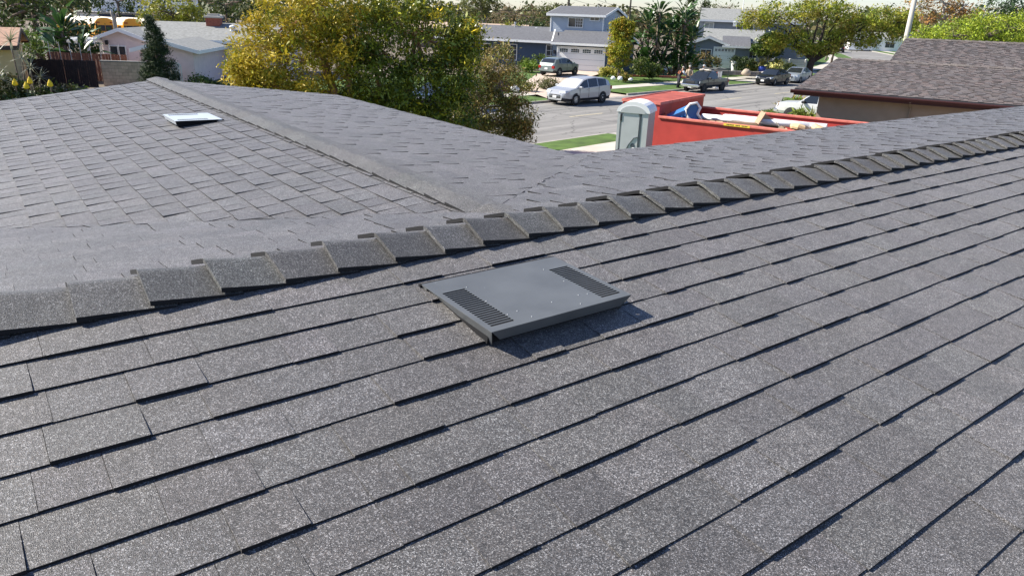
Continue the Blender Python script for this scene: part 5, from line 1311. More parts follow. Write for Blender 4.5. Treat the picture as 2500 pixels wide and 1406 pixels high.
shrub('leafy ground plants beside the brick border left of silver crossover', (.2, 55.6, .25), [(0, 0, .3, 1.0, .5, .35), (-1.3, .2, .3, .7, .5, .3)], 50, [(.12, .15, .03), (.20, .18, .05), (.08, .10, .03)], 44)
shrub('variegated yellow plant at the right of the garage door', (8.0, 70.6, .45), [(0, 0, .45, .5, .4, .4), (1.0, -.4, .35, .5, .4, .3)], 40, [(.36, .32, .10), (.24, .24, .06), (.12, .14, .03)], 45, size=.24, asp=.25)
shrub('low orange flowering plant before the columnar tree', (9.4, 66.6, .42), [(0, 0, .25, .5, .4, .25)], 30, [(.30, .14, .03), (.10, .13, .03), (.05, .07, .02)], 46, size=.2, asp=.3)
shrub('dark shrubs against the side wall of the blue house', (11.2, 69.6, .5), [(0, 0, .9, .9, .7, .9), (1.2, .5, .6, .8, .7, .6)], 60, GR2, 47)
shrub('tangled dry leafed shrub left of the grey house garage', (19.0, 80.2, .5), [(-.9, 0, .9, .9, .8, .9), (.3, 0, 1.0, 1.0, .8, 1.0), (1.5, 0, .9, .8, .7, .9)], 60, [(.05, .07, .02), (.10, .09, .05), (.16, .10, .05), (.03, .045, .014)], 48, twigs=0)
shrub('clipped dark green ball hedge beside the white fence', (24.2, 81.2, .5), [(0, 0, .7, 1.35, 1.0, .8)], 120, [(.02, .035, .012), (.03, .05, .014)], 49)
shrub('rose bush covered in white flowers before the white fence', (28.0, 80.6, .45), [(-.5, 0, .8, .9, .7, .75), (.5, 0, .6, .8, .6, .6)], 60, [(.62, .60, .45), (.10, .13, .03), (.06, .09, .02), (.55, .50, .25)], 50, size=.2, asp=.7)
shrub('yellowish feathery bush behind the blue pot', (26.6, 82.4, .45), [(.3, 0, 1.0, .8, .7, .9), (-1.3, 0, .7, .6, .6, .6)], 50, [(.14, .15, .03), (.20, .17, .06)], 51, size=.22, asp=.2)
shrub('dark green hedge at the foot of the pink garage', (-18.2, 43.6, .2), [(-.6, 0, .9, .7, .5, .55), (.4, 0, .7, .8, .5, .5), (1.3, 0, .5, .6, .5, .45)], 80, [(.02, .04, .012), (.035, .06, .016), (.06, .09, .02)], 52, size=.11)
shrub('spiky agave with orange flower buds beside the white pickup', (17.0, 45.9, .2), [(0, 0, .55, .8, .6, .45), (1.2, .2, .5, .7, .5, .4)], 44, [(.05, .11, .02), (.09, .16, .03), (.30, .12, .05)], 53, size=.5, asp=.16)
shrub('small fern growing at the brown house wall', (14.9, 38.6, .3), [(0, 0, .6, .5, .4, .4)], 26, [(.07, .11, .02), (.14, .15, .04)], 54, size=.5, asp=.12)
# conifer before the block wall
ng = np.random.default_rng(5)
cl = []
for k in range(15):
    z = .5 + k * .285; rr_ = 1.15 * (1 - k / 15.5) ** .85 + .10
    for j in range(max(2, int(5 * rr_ + 1))):
        a = ng.uniform(0, 6.28); cl.append((rr_ * .62 * math.cos(a), rr_ * .62 * math.sin(a), z + ng.uniform(-.1, .1), rr_ * .48, rr_ * .48, .20))
tree('conifer', 'dark conical conifer standing before the block wall', (-21.35, 44.2, .1), [([(0, 0, 0), (0, 0, 4.3)], [.12, .02])], cl, 40, 12, .10, .13, [(.018, .032, .018), (.028, .045, .024), (.045, .062, .034), (.012, .022, .013)], 61, mat=MAT_NEEDLE, asp=.22, limbs=False)
# giant bird-of-paradise plants: each paddle leaf its own piece
MAT_PADDLE = M('green_paddle_leaf', (.055, .12, .028), .38, var=.3, vscale=1.5, trans=.25, spec=.5)
MAT_PADDLE_D = M('brown_dead_leaf', (.22, .14, .08), .85, var=.3, vscale=3, trans=.2)
def paddle_mesh(name, ln, w, bend, seed):
    g = random.Random(seed); b = MB(); n = 9; rows = []
    for i in range(n + 1):
        t = i / n; x = ln * (t - .12 * bend * t * t); z = -bend * ln * .42 * t ** 2.2
        hw = w * .5 * max(.04, math.sin(math.pi * min(1, (t * .95 + .05)) ** .75)) * g.uniform(.82, 1.1)
        rows.append([(x, -hw, z + hw * .35), (x, 0, z), (x, hw, z + hw * .35)])
    vs = [p for r_ in rows for p in r_]; fs = []
    for i in range(n):
        k = i * 3
        if not (g.random() < .12): fs.append((k, k + 1, k + 4, k + 3))
        if not (g.random() < .12): fs.append((k + 1, k + 2, k + 5, k + 4))
    b.add(vs, fs); b.tube([(-ln * .55, 0, -.02), (0, 0, 0), (ln * .5, 0, rows[n // 2][1][2] - .02)], [.035, .025, .01], 5)
    return b.mesh(name, True)
PADS = [paddle_mesh('leaf', 1.5, .50, .5, 1), paddle_mesh('leaf', 1.7, .56, .85, 2), paddle_mesh('leaf', 1.3, .46, .25, 3)]
DEAD = [paddle_mesh('dead_leaf', 1.2, .30, 1.3, 4)]
def strelitzia(label, base, stems, seed, leaves=13, s=1., group='bird-of-paradise plants'):
    g = random.Random(seed); root = empty('bird_of_paradise_plant', base, 0, label, 'plant', group)
    for (x, y, h, yaw) in stems:
        b = MB(); b.tube([(x * .6, y * .6, 0), (x * .9, y, h * .55), (x, y, h)], [.16, .13, .11], 8); b.build('stem', MAT_BARK, root, smooth=True)
        for k in range(leaves):
            t = (k + .5) / leaves - .5
            me = g.choice(PADS); o = link('leaf', me, MAT_PADDLE, root)
            yw = yaw + g.uniform(-.35, .35) + (math.pi if t < 0 else 0); el = math.radians(82 - abs(t) * 2 * 75 + g.uniform(-12, 12))
            o.scale = (s * g.uniform(.75, 1.15),) * 3
            o.rotation_euler = (g.uniform(-.5, .5), -el, yw)
            o.location = Vector((x, y, h - .1)) + Vector((math.cos(yw) * math.cos(el), math.sin(yw) * math.cos(el), math.sin(el))) * .5 * s
        for k in range(4):
            o = link('dead_leaf', DEAD[0], MAT_PADDLE_D, root); o.location = (x, y, h - .25 - k * .12); o.rotation_euler = (g.uniform(-.4, .4), math.radians(g.uniform(25, 60)), g.uniform(0, 6.28)); o.scale = (s * .9,) * 3
    return root
strelitzia('giant bird-of-paradise clump, taller left stems, beside the blue house', (13.0, 74.6, .5), [(-.6, 0, 4.6, .2), (.4, .3, 5.6, -.3), (-1.1, .2, 3.0, .4), (.2, -.4, 3.4, 0), (1.0, 0, 2.2, .2), (-.4, -.6, 1.4, .3), (.9, -.5, 1.0, -.2), (-1.3, -.3, .9, .1), (1.5, .2, 4.0, .6), (-.2, -.7, .5, .5)], 1, 15)
strelitzia('giant bird-of-paradise clump on the right, next to the grey house', (15.7, 75.2, .5), [(.3, 0, 5.2, .1), (1.2, .2, 3.6, .35), (-.5, -.2, 2.6, -.2), (.6, -.4, 1.8, .1), (-.2, .3, 4.2, .5), (0, -.5, 1.0, .2), (1.1, -.4, .8, -.3), (-.8, -.4, .5, .4)], 2, 15)
strelitzia('giant bird-of-paradise plant behind the dark fence at the left', (-29.2, 48.4, .3), [(0, 0, 3.3, .15), (-.7, .3, 2.3, -.3), (.7, .2, 2.0, .4)], 3, 14, 1.0)
# spiky plants, succulents in the left yard
MAT_SPIKE = M('spiky_green_leaf', (.06, .10, .035), .5, var=.3, trans=.15); MAT_SPIKE_P = M('pale_spiky_leaf', (.30, .30, .20), .5, var=.3, trans=.15)
def spike_mesh(name, ln, w, bend):
    b = MB(); rows = []
    for i in range(6):
        t = i / 5; x = ln * t; z = -bend * ln * .5 * t * t; hw = w * (1 - t) ** .7 * .5 + .002; rows += [(x, -hw, z), (x, hw, z)]
    b.add(rows, [(2 * i, 2 * i + 1, 2 * i + 3, 2 * i + 2) for i in range(5)]); return b.mesh(name)
SPK = spike_mesh('leaf', .75, .055, .5)
def yucca(label, base, heads, seed, mat, n=34, group='spiky plants in the left yard'):
    g = random.Random(seed); root = empty('yucca_plant', base, 0, label, 'plant', group)
    for (x, y, h, s) in heads:
        b = MB(); b.tube([(x * .2, y * .2, 0), (x * .7, y, h * .6), (x, y, h)], [.055, .035, .03], 6); b.build('stem', MAT_BARK, root)
        for k in range(n):
            o = link('leaf', SPK, mat, root); o.location = (x, y, h); o.rotation_euler = (0, -math.radians(g.uniform(-25, 75)), g.uniform(0, 6.28)); o.scale = (s * g.uniform(.8, 1.15),) * 3
    return root
yucca('tall pale yucca rising above the tan roof at the left edge', (-25.3, 37.6, .3), [(-.1, 0, 3.2, 1.25), (.25, .1, 2.4, .9)], 1, MAT_SPIKE_P)
yucca('low dark spiky plant before the beige house wall', (-24.4, 37.2, .3), [(.0, 0, 2.0, .85), (.35, .1, 1.5, .8)], 2, MAT_SPIKE)
yucca('broad dark palm like plant at the left edge of the picture', (-25.9, 36.2, .3), [(-.1, 0, 2.0, 1.3), (.4, .1, 1.5, 1.2)], 3, MAT_SPIKE, 40)
shrub('dark leafy undergrowth at the left edge below the beige house', (-25.2, 36.9, .3), [(-.8, .3, .9, 1.0, .7, .8), (.6, .5, .7, 1.0, .7, .6), (2.2, .6, .6, .9, .6, .5)], 70, [(.025, .045, .014), (.04, .065, .018), (.06, .05, .03)], 55, size=.16)
MAT_YFLOWER = M('bright_yellow_flower_cone', (.72, .50, .02), .7, var=.2, vscale=14)
MAT_SUCC = M('dark_red_succulent_leaf', (.07, .025, .03), .4, var=.3, vscale=12)
for i, (x, y, z, lab) in enumerate(((-25.6, 35.9, 1.35, 'yellow flower cone of a dark succulent at the very left edge'), (-24.5, 36.0, 1.42, 'yellow flower cone of a dark succulent, second from the left edge'), (-23.95, 36.3, 1.5, 'yellow flower cone of a dark succulent, upper of the middle pair'), (-23.9, 35.9, 1.3, 'yellow flower cone of a dark succulent, lower of the middle pair'), (-22.85, 36.1, 1.42, 'yellow flower cone of a dark succulent, nearest the dark fence'))):
    root = empty('flowering_succulent', (x, y, .3), 0, lab, 'plant', 'flowering succulents')
    b = MB(); b.tube([(0, 0, 0), (0, 0, z - .2)], .03, 6); b.build('stem', MAT_BARK, root)
    b = MB(); b.lathe([(.07, z - .2), (.13, z - .15), (.105, z - .03), (.055, z + .08), (.01, z + .15)], 10); b.build('flower_cone', MAT_YFLOWER, root)
    for k in range(16):
        o = link('leaf', PADS[2], MAT_SUCC, root); o.scale = (.16, .28, .16); o.location = (0, 0, .45 + .03 * k); o.rotation_euler = (0, -.5, k * 2.4)
pw = empty('planter_wall', (-27.6, 35.2, 0), math.radians(6), 'low grey planter wall under the yellow flowers', 'wall')
b = MB(); b.box(0, 6.2, 0, .25, .0, .75, .03); b.build('kerb_block', MAT_KERB, pw)
b = MB(); b.box(0, 6.2, .25, 1.4, .0, .65); b.build('soil', MAT_EARTH, pw)

# ------------------------------------------------------------------ background trees
BG = 'background trees along the skyline'
def bgtree(label, base, clumps, cols, seed, nsub=26, per=16, spread=.45, size=.42, bark=None, trunk=None, **kw):
    return tree(kw.pop('name', 'background_tree'), label, base, trunk or [([(0, 0, 0), (0, 0, clumps[0][2])], [.3, .15])], clumps, per, nsub, spread, size, cols, seed, bark, group=BG, limbs=kw.pop('limbs', True), rl=.12, **kw)
DKG = [(.022, .04, .012), (.032, .055, .014), (.05, .075, .018), (.016, .028, .01)]
OLG = [(.08, .10, .035), (.06, .075, .03), (.11, .12, .05), (.045, .06, .025)]
BRN = [(.17, .12, .085), (.13, .10, .075), (.21, .15, .10), (.10, .085, .06)]
YGB = [(.20, .21, .03), (.14, .165, .025), (.26, .25, .05), (.08, .11, .02)]
bgtree('massive dark green tree at the far left behind the tan roof', (-37, 58, .3), [(-2, 0, 4.5, 3.4, 3, 2.8), (2.2, 0, 4.2, 2.6, 2.5, 2.6), (0, 0, 6.4, 3.2, 3, 2.2), (3.0, 0, 2.0, 1.4, 1.6, 1.4), (-3.5, 0, 2.3, 2.4, 2, 1.8)], DKG, 71, 60, 26, .36, .30)
bgtree('dark shrubby tree between beige house and redwood fence', (-31.6, 49.5, .3), [(0, 0, 1.5, 1.3, 1.2, 1.2), (-1.3, .4, 2.0, 1.2, 1.2, 1.4)], [(.03, .055, .015), (.05, .09, .02), (.10, .15, .03)], 72, 60, 24, .25, .2, name='background_shrub')
bgtree('yellow green bushy tree beside the brick chimney', (-34.2, 75, .3), [(-1.9, 0, 4.2, 1.6, 1.6, 1.6), (.3, 0, 4.8, 1.9, 1.7, 1.6), (1.9, 0, 3.9, 1.3, 1.4, 1.2), (0, 0, 3.2, 2.2, 1.6, 1.0)], YGB, 73, 56, 24, .28, .26)
bgtree('dark green tree above the school buses', (-64, 122, .3), [(0, 0, 5.0, 4, 3, 2.4), (5.5, 0, 5.6, 3.5, 3, 2.6), (-4, 0, 6.5, 3, 3, 2)], DKG, 74, 40, 20, .6, .5)
bgtree('small orange leafed bush before the school buses', (-51.8, 88, .3), [(-1.6, 0, 1.8, .9, .9, .9), (-1.2, 0, 2.4, .6, .6, .7)], [(.34, .22, .05), (.25, .19, .05), (.16, .15, .05)], 75, 40, 20, .26, .22)
bgtree('dark tree mass behind the yellowing tree at the top', (-40, 104, .3), [(-2.5, 0, 5.2, 3.2, 3, 2.6), (2.5, 0, 5.6, 3.4, 3, 2.8), (7, 0, 5.2, 3, 3, 2.5)], DKG, 76, 46, 20, .55, .45)
bgtree('tall green tree standing left of the blue upper storey', (-6.0, 118, .3), [(-1.4, 0, 6.3, 1.8, 1.6, 1.4), (1.2, 0, 6.6, 1.6, 1.5, 1.2), (0, 0, 5.2, 1.6, 1.4, .9), (-.4, 0, 7.6, 1.6, 1.5, 1.0)], OLG, 77, 44, 18, .36, .34, trunk=[([(.6, 0, 0), (.3, 0, 3), (0, 0, 5.2)], [.35, .3, .15])], bark=MAT_BARKP)
bgtree('brown bare looking tree group far behind the blue house', (1.0, 150, .3), [(-3.5, 0, 4.9, 3.4, 3, 1.7), (1.2, 0, 4.6, 3, 3, 1.8), (-7.5, 0, 4.8, 3, 3, 2.0)], BRN, 78, 40, 16, .6, .36, asp=.25)
bgtree('pale green tree far left of the blue house gable', (2.4, 162, .3), [(0, 0, 5.6, 2.3, 2, 1.6), (.4, 0, 4.4, 2.8, 2, 1.4)], OLG, 79, 34, 16, .5, .42)
bgtree('hazy green tree far behind the blue house ridge', (6.6, 172, .3), [(0, 0, 6.0, 2.6, 2, 1.8), (-.6, 0, 4.5, 2.8, 2, 1.5)], OLG, 80, 34, 16, .5, .45)
bgtree('dark green rounded shrub at the corner of the blue upper storey', (1.2, 104, .4), [(0, 0, 3.4, 2.0, 1.6, 1.2), (2.1, 0, 3.0, 1.4, 1.2, 1.1)], DKG, 81, 44, 18, .36, .32, name='background_shrub')
bgtree('yellow leafed shrub before the distant brown building', (-1.3, 102, .4), [(0, 0, 3.0, 1.7, 1.2, 1.0)], YGB, 82, 40, 16, .34, .3, name='background_shrub')
bgtree('dark brownish tree touching the blue house roof at left', (7.4, 128, .4), [(0, 0, 5.2, 1.7, 1.5, 1.3), (-.8, 0, 4.0, 2, 1.6, 1.2)], [(.08, .05, .03), (.05, .05, .02), (.11, .08, .04)], 83, 40, 16, .4, .34)
for i, (x, lab) in enumerate(((26.3, 'left of two small pines above the grey house'), (28.6, 'right of two small pines above the grey house'))):
    cl = [(0, 0, 3.2 + k * .75, 1.5 * (1 - k / 8.5), 1.5 * (1 - k / 8.5), .5) for k in range(8 - i)]
    bgtree(lab, (x, 121, .4), cl, DKG + [(.06, .08, .05)], 84 + i, 22, 14, .3, .3, limbs=False, trunk=[([(0, 0, 0), (0, 0, 8)], [.25, .04])])
bgtree('thin half bare tree above the grey house ridge', (31.0, 118, .4), [(0, 0, 7.2, 2.2, 1.8, 1.0), (1.6, 0, 6.2, 1.4, 1.4, .8)], OLG, 86, 22, 9, .4, .3, twigs=14, trunk=[([(0, 0, 0), (.2, 0, 4), (0, 0, 6.5)], [.2, .15, .06])])
bgtree('slender tree beside the sidewalk far up the street', (46.0, 112, .2), [(0, 0, 4.2, 1.6, 1.5, 1.3), (.5, 0, 5.6, 1.4, 1.3, 1.1)], [(.10, .12, .03), (.15, .15, .05), (.07, .09, .03)], 87, 34, 16, .34, .3, trunk=[([(0, 0, 0), (.1, 0, 1.8), (0, 0, 4)], [.17, .13, .08])])
bgtree('second slender tree beside the sidewalk far up the street', (50.5, 124, .2), [(0, 0, 4.6, 2.0, 1.8, 1.4), (1.3, 0, 5.6, 1.6, 1.5, 1.2)], [(.10, .12, .03), (.15, .15, .05), (.06, .08, .03)], 88, 36, 16, .36, .32, trunk=[([(-.6, 0, 0), (-.2, 0, 2), (.2, 0, 4)], [.18, .14, .08])], bark=MAT_BARKP)
_t = bgtree('dark green dense tree at the far bend of the street', (120, 256, .3), [(-4, 0, 4.6, 4, 3, 2.6), (2.5, 0, 5.2, 4.2, 3, 3.0), (8, 0, 4.6, 4, 3, 2.8)], DKG + [(.08, .11, .03)], 89, 46, 18, .65, .55); _t.scale = (1.5,) * 3
bgtree('mid green tree behind the pale pole', (76, 131, .3), [(0, 0, 4.2, 2.4, 2, 1.8), (3, 0, 3.4, 2.4, 2, 1.8), (2, 0, 5.4, 2, 2, 1.4)], [(.06, .08, .025), (.10, .12, .03), (.16, .12, .06), (.04, .05, .02)], 90, 44, 18, .42, .36)
_t = bgtree('brown leafed sycamore above the mottled roof', (66.2, 121.8, .2), [(-3.4, 0, 6.8, 2.2, 1.8, 1.7), (-.6, 0, 7.8, 2.4, 2, 1.6), (2.6, 0, 7.2, 2.4, 2, 1.9), (4.2, 0, 5.6, 1.9, 1.7, 1.3), (-2.2, 0, 5.2, 1.6, 1.5, 1.0), (1.0, 0, 5.9, 1.8, 1.6, .9)], [(.26, .12, .05), (.20, .11, .055), (.32, .17, .07), (.12, .085, .045), (.13, .12, .04)], 91, 44, 14, .40, .30, MAT_BARKP, trunk=[([(0, 0, 0), (0, 0, 3.5), (.2, 0, 5.2), (-.4, 0, 7.2)], [.42, .36, .26, .08]), ([(0, 0, 4.2), (1.5, 0, 5.8), (2.8, 0, 7.4)], [.22, .14, .05])], twigs=14, mat=MAT_DRY); _t.scale = (1.27,) * 3
b_ = empty('palm_trunk', (66.9, 128.6, .2), 0, 'thick shaggy grey trunk left of the brown sycamore', 'tree', BG)
b = MB(); b.tube([(0, 0, 0), (0, 0, 4), (.1, 0, 7.6)], [.95, .9, .8], 12); b.build('trunk', M('shaggy_grey_trunk', (.16, .13, .11), .95, var=.4, vscale=5, bump=.8, bscale=12), b_, smooth=True)
bgtree('bright yellow green hedge tree behind the mottled roof ridge', (26.8, 45.5, .3), [(-2.6, 0, 4.6, 1.2, 1.2, .75), (-1.0, 0, 5.0, 1.4, 1.4, 1.0), (.8, .3, 5.3, 1.5, 1.4, 1.05), (2.5, 0, 5.3, 1.5, 1.4, 1.2), (4.0, 0, 5.3, 1.4, 1.3, 1.2), (-.2, -.3, 4.2, 1.8, 1.3, .7), (2.2, -.2, 4.4, 1.8, 1.3, .8)], [(.20, .26, .02), (.14, .20, .02), (.28, .31, .05), (.09, .14, .02)], 92, 96, 34, .18, .125)
bgtree('dark blue green conifer at the top right corner', (68.5, 108, .3), [(-3, 0, 8.0, 2.6, 2, 1.4), (.5, 0, 8.8, 2.8, 2, 1.6), (3.5, 0, 8.0, 3, 2, 2.2), (1.0, 0, 6.4, 3, 2, 1.4)], [(.03, .055, .03), (.045, .075, .04), (.02, .038, .022)], 93, 44, 18, .5, .4)
bgtree('green street tree crown at the far right of the road bend', (67, 112, .3), [(0, 0, 5.4, 2.6, 2, 1.5), (-3, 0, 5.8, 2.2, 2, 1.4), (2.4, 0, 6.8, 2.0, 1.8, 1.3)], [(.09, .11, .025), (.13, .15, .03), (.18, .16, .05), (.06, .08, .02)], 94, 44, 16, .40, .34)
# long hedge of far trees that closes the horizon: reads as one mass
g = np.random.default_rng(123); cl = []
for i in range(150):
    a = math.radians(-48 + 96 * i / 149); R_ = g.uniform(205, 290); cl.append((R_ * math.sin(a), R_ * math.cos(a), g.uniform(2.8, 5.6), 6, 5, g.uniform(2.8, 5.0)))
P_, idx_, _e = crown_points(cl, 12, 26, 1.1, g)
C_ = palette([(.05, .07, .03), (.075, .09, .04), (.10, .10, .055), (.13, .10, .07), (.04, .06, .03)], idx_, g, len(P_))
fw = link('distant_woodland', leaf_mesh('distant_woodland', P_, 1.25, C_, .6, .3, 5), MAT_LEAF); tagit(fw, 'mass of distant trees along the horizon', 'woodland', kind='stuff')

# ------------------------------------------------------------------ background buildings, buses, poles, wires
MAT_BUS = M('school_bus_yellow', (.80, .36, .02), .35, coat=.4); MAT_BUSROOF = M('cream_bus_roof', (.78, .70, .55), .5)
def bus(label, loc, rz):
    root = empty('school_bus', loc, rz, label, 'bus', 'school buses parked behind the pink house')
    prof = [(-1.2, .5), (-1.2, 2.25), (-1.12, 2.7), (-.85, 2.98), (-.4, 3.12), (.4, 3.12), (.85, 2.98), (1.12, 2.7), (1.2, 2.25), (1.2, .5)]
    b = MB(); b.prism(prof, 1, 0, 9.5); b.build('body', MAT_BUS, root)
    b = MB(); b.prism([(-1.205, 2.3), (-1.125, 2.72), (-.86, 3.0), (-.4, 3.14), (.4, 3.14), (.86, 3.0), (1.125, 2.72), (1.205, 2.3), (1.0, 2.3), (.6, 2.9), (-.6, 2.9), (-1.0, 2.3)], 1, .22, 9.52); b.build('roof', MAT_BUSROOF, root)
    for x0_, x1_ in ((-.86, -.03), (.03, .86)):
        b = MB(); b.box(x0_, x1_, -.02, -.003, 1.55, 2.25); b.build('windscreen', MAT_CGLASS, root)
    for x in (-1.02, 1.02):
        b = MB(); b.box(x - .1, x + .1, -.02, -.003, 1.6, 2.25); b.build('corner_window', MAT_CGLASS, root)
    b = MB(); b.box(-.55, .55, -.03, -.003, 2.5, 2.72); b.build('headboard', MAT_ORANGE if False else MAT_BUS, root)
    for x in (-.95, -.72, .72, .95):
        b = MB(); b.lathe([(.001, -.05), (.09, -.045), (.1, -.003)], 10, 'y', c=(x, 0, 2.58)); b.build('warning_lamp', MAT_TAIL, root)
    b = MB(); b.box(-.75, .75, -1.4, -.005, .5, 1.45, .12); b.build('bonnet', MAT_BUS, root)
    b = MB(); b.box(-1.2, 1.2, -1.55, -1.41, .45, .75, .03); b.build('bumper', MAT_LAMP, root)
    for x in (-1.05, 1.05):
        for y in (.6, 7.2):
            b = MB(); b.lathe([(.001, -.13), (.45, -.13), (.5, -.1), (.5, .1), (.45, .13), (.001, .13)], 14, 'x', c=(x, y, .5)); b.build('wheel', MAT_TYRE, root)
    for k in range(8):
        b = MB(); b.box(-1.215, -1.203, .7 + k * 1.05, 1.5 + k * 1.05, 1.55, 2.2); b.build('side_window', MAT_CGLASS, root)
    return root
bus('yellow school bus, leftmost of the three, seen above the gable of the pink house', (-53.2, 97.5, .3), math.radians(52))
bus('yellow school bus, middle of the three, left of the bare stump', (-50.2, 98.6, .3), math.radians(52))
bus('yellow school bus, rightmost of the three, half hidden by the bushy tree', (-47.2, 99.7, .3), math.radians(52))
ib = empty('industrial_building', (-76, 131, 0), math.radians(27), 'low white industrial building with a dark blue band behind the buses', 'building')
MAT_NB = M('dark_blue_panel', (.03, .045, .09), .6)
b = MB(); b.box(0, 24, 0, 14, 0, 3.4); b.build('wall', MAT_TRIM, ib)
b = MB(); b.box(3.2, 24.02, -.06, -.003, 1.6, 3.3); b.build('blue_band', MAT_NB, ib)
b = MB(); b.box(-.3, 24.3, -.3, 14.3, 3.4, 3.6); b.build('parapet', MAT_KERB, ib)
b = MB(); b.box(2, 20, 8, 13, 3.6, 6.6); b.build('upper_wall', MAT_TRIM, ib)
for x in (3.5, 8, 9.2, 12.5, 17):
    b = MB(); b.box(x, x + .9, 1.5, 2.4, 3.6, 4.2, .1); b.build('roof_unit', MAT_PIPE, ib)
st = empty('bare_stump', (-42.6, 80, .3), 0, 'bare forked tree stump before the blue band', 'tree')
b = MB(); b.tube([(0, 0, 0), (0, 0, 3.4), (-.15, 0, 3.9), (-.25, 0, 4.3)], [.22, .2, .14, .05], 8); b.tube([(0, 0, 3.3), (.3, 0, 3.9), (.5, 0, 4.1)], [.14, .1, .05], 7); b.build('trunk', MAT_BARKP, st, smooth=True)
lb_ = empty('long_building', (-16, 112, 0), math.radians(-3), 'long low brown wall with beige roof behind the blue house', 'building')
b = MB(); b.box(0, 22, 0, 6, 0, 3.3); b.build('wall', M('dull_brown_wall', (.16, .12, .095), .9, var=.1), lb_)
b = MB(); b.add([(-.3, -.3, 3.3), (17, -.3, 3.3), (17, 4, 4.15), (-.3, 4, 4.15), (-.3, 8, 3.3), (17, 8, 3.3)], [(0, 1, 2, 3), (3, 2, 5, 4)]); b.build('roof', M('dusty_beige_roof', (.46, .35, .27), .9, var=.1), lb_)
wh = empty('white_house', (80, 186, 0), math.radians(-14), 'white house with garage far up the street', 'house')
gable_block(wh, 0, 14, 0, 9, .2, 2.9, 4.2, MAT_TRIM, MAT_RF_LIGHT, MAT_TRIM, .5)
garage_door(wh, 2, 6.5, .3, 2.4, 0, 4, MAT_GATE); window(wh, 'y', 8, 10, 1, 2.2, 0)
fh_ = empty('distant_house', (36, 105, 0), math.radians(55), 'grey bungalow behind the street tree', 'house')
gable_block(fh_, 0, 14, 0, 9, .2, 2.9, 4.3, MAT_GREYW, MAT_RF_LIGHT, MAT_TRIM, .5); window(fh_, 'y', 3, 5, 1, 2.2, 0); window(fh_, 'y', 8, 10, 1, 2.2, 0)
fh2 = empty('distant_house', (48, 141, 0), math.radians(62), 'white walled bungalow near the bend of the street', 'house')
gable_block(fh2, 0, 13, 0, 9, .2, 2.9, 4.3, MAT_TRIM, MAT_RF_TAN, MAT_TRIM, .5); garage_door(fh2, 7, 11.5, .3, 2.4, 0, 4, MAT_GATE); window(fh2, 'y', 2, 4, 1, 2.2, 0)
MAT_POLE = M('pale_concrete_pole', (.50, .47, .41), .85, var=.1, vscale=2)
lp = empty('street_pole', (32.8, 65.3, .15), 0, 'tall pale concrete street pole rising behind the mottled roof', 'pole')
b = MB(); b.tube([(0, 0, 0), (0, 0, 4), (0, 0, 10.5)], [.24, .22, .17], 12); b.build('shaft', MAT_POLE, lp, smooth=True)
b = MB(); b.tube([(0, 0, 0), (0, 0, .25)], .34, 12); b.build('base_collar', MAT_POLE, lp)
b = MB(); b.tube([(0, 0, 10.4), (-1.6, 1.0, 10.7), (-2.4, 1.5, 10.7)], [.06, .05, .05], 6); b.build('arm', MAT_POLE, lp)
b = MB(); b.box(-2.9, -2.2, 1.3, 1.7, 10.6, 10.75, .05); b.build('luminaire', MAT_PIPE, lp)
MAT_WOODPOLE = M('dark_wooden_pole', (.07, .065, .05), .9, var=.2)
up = empty('utility_pole', (7.9, 131, 0), 0, 'dark wooden utility pole behind the blue house roof', 'pole')
b = MB(); b.tube([(0, 0, 0), (0, 0, 11)], [.24, .17], 8); b.build('shaft', MAT_WOODPOLE, up)
for z in (6.4, 9.8):
    b = MB(); b.box(-1.4, 1.4, -.07, .07, z, z + .14); b.build('crossarm', MAT_WOODPOLE, up)
up2 = empty('utility_pole', (21.0, 150, 0), 0, 'thin utility pole seen between bird-of-paradise clumps', 'pole')
b = MB(); b.tube([(0, 0, 0), (0, 0, 10)], [.2, .15], 8); b.build('shaft', MAT_WOODPOLE, up2)
b = MB(); b.box(-1.3, 1.3, -.07, .07, 7.6, 7.74); b.build('crossarm', MAT_WOODPOLE, up2)
MAT_WIRE = M('black_cable', (.02, .02, .02), .7)
for i, (p, q, sag, lab, r_) in enumerate((((-60, 104, 6.9), (7.9, 131, 6.45), .9, 'heavy dark cable crossing the trees to the utility pole', .055), ((-60, 104, 8.2), (7.0, 131, 9.9), .9, 'thin power line above the heavy cable', .02), ((8.8, 131, 9.9), (21, 150, 7.7), .7, 'upper thin power line above the blue roof', .022), ((7.9, 131, 8.4), (21.8, 150, 7.5), .6, 'lower thin power line above the blue roof', .022), ((21, 150, 7.7), (60, 190, 9.5), .8, 'thin power line beyond the grey house', .025))):
    P0, P1 = Vector(p), Vector(q); pts = [P0.lerp(P1, t) - VZ * (sag * 4 * t * (1 - t)) for t in np.linspace(0, 1, 15)]
    b = MB(); b.tube(pts, r_, 5); tagit(b.build('power_line', MAT_WIRE), lab, 'cable', 'overhead cables')

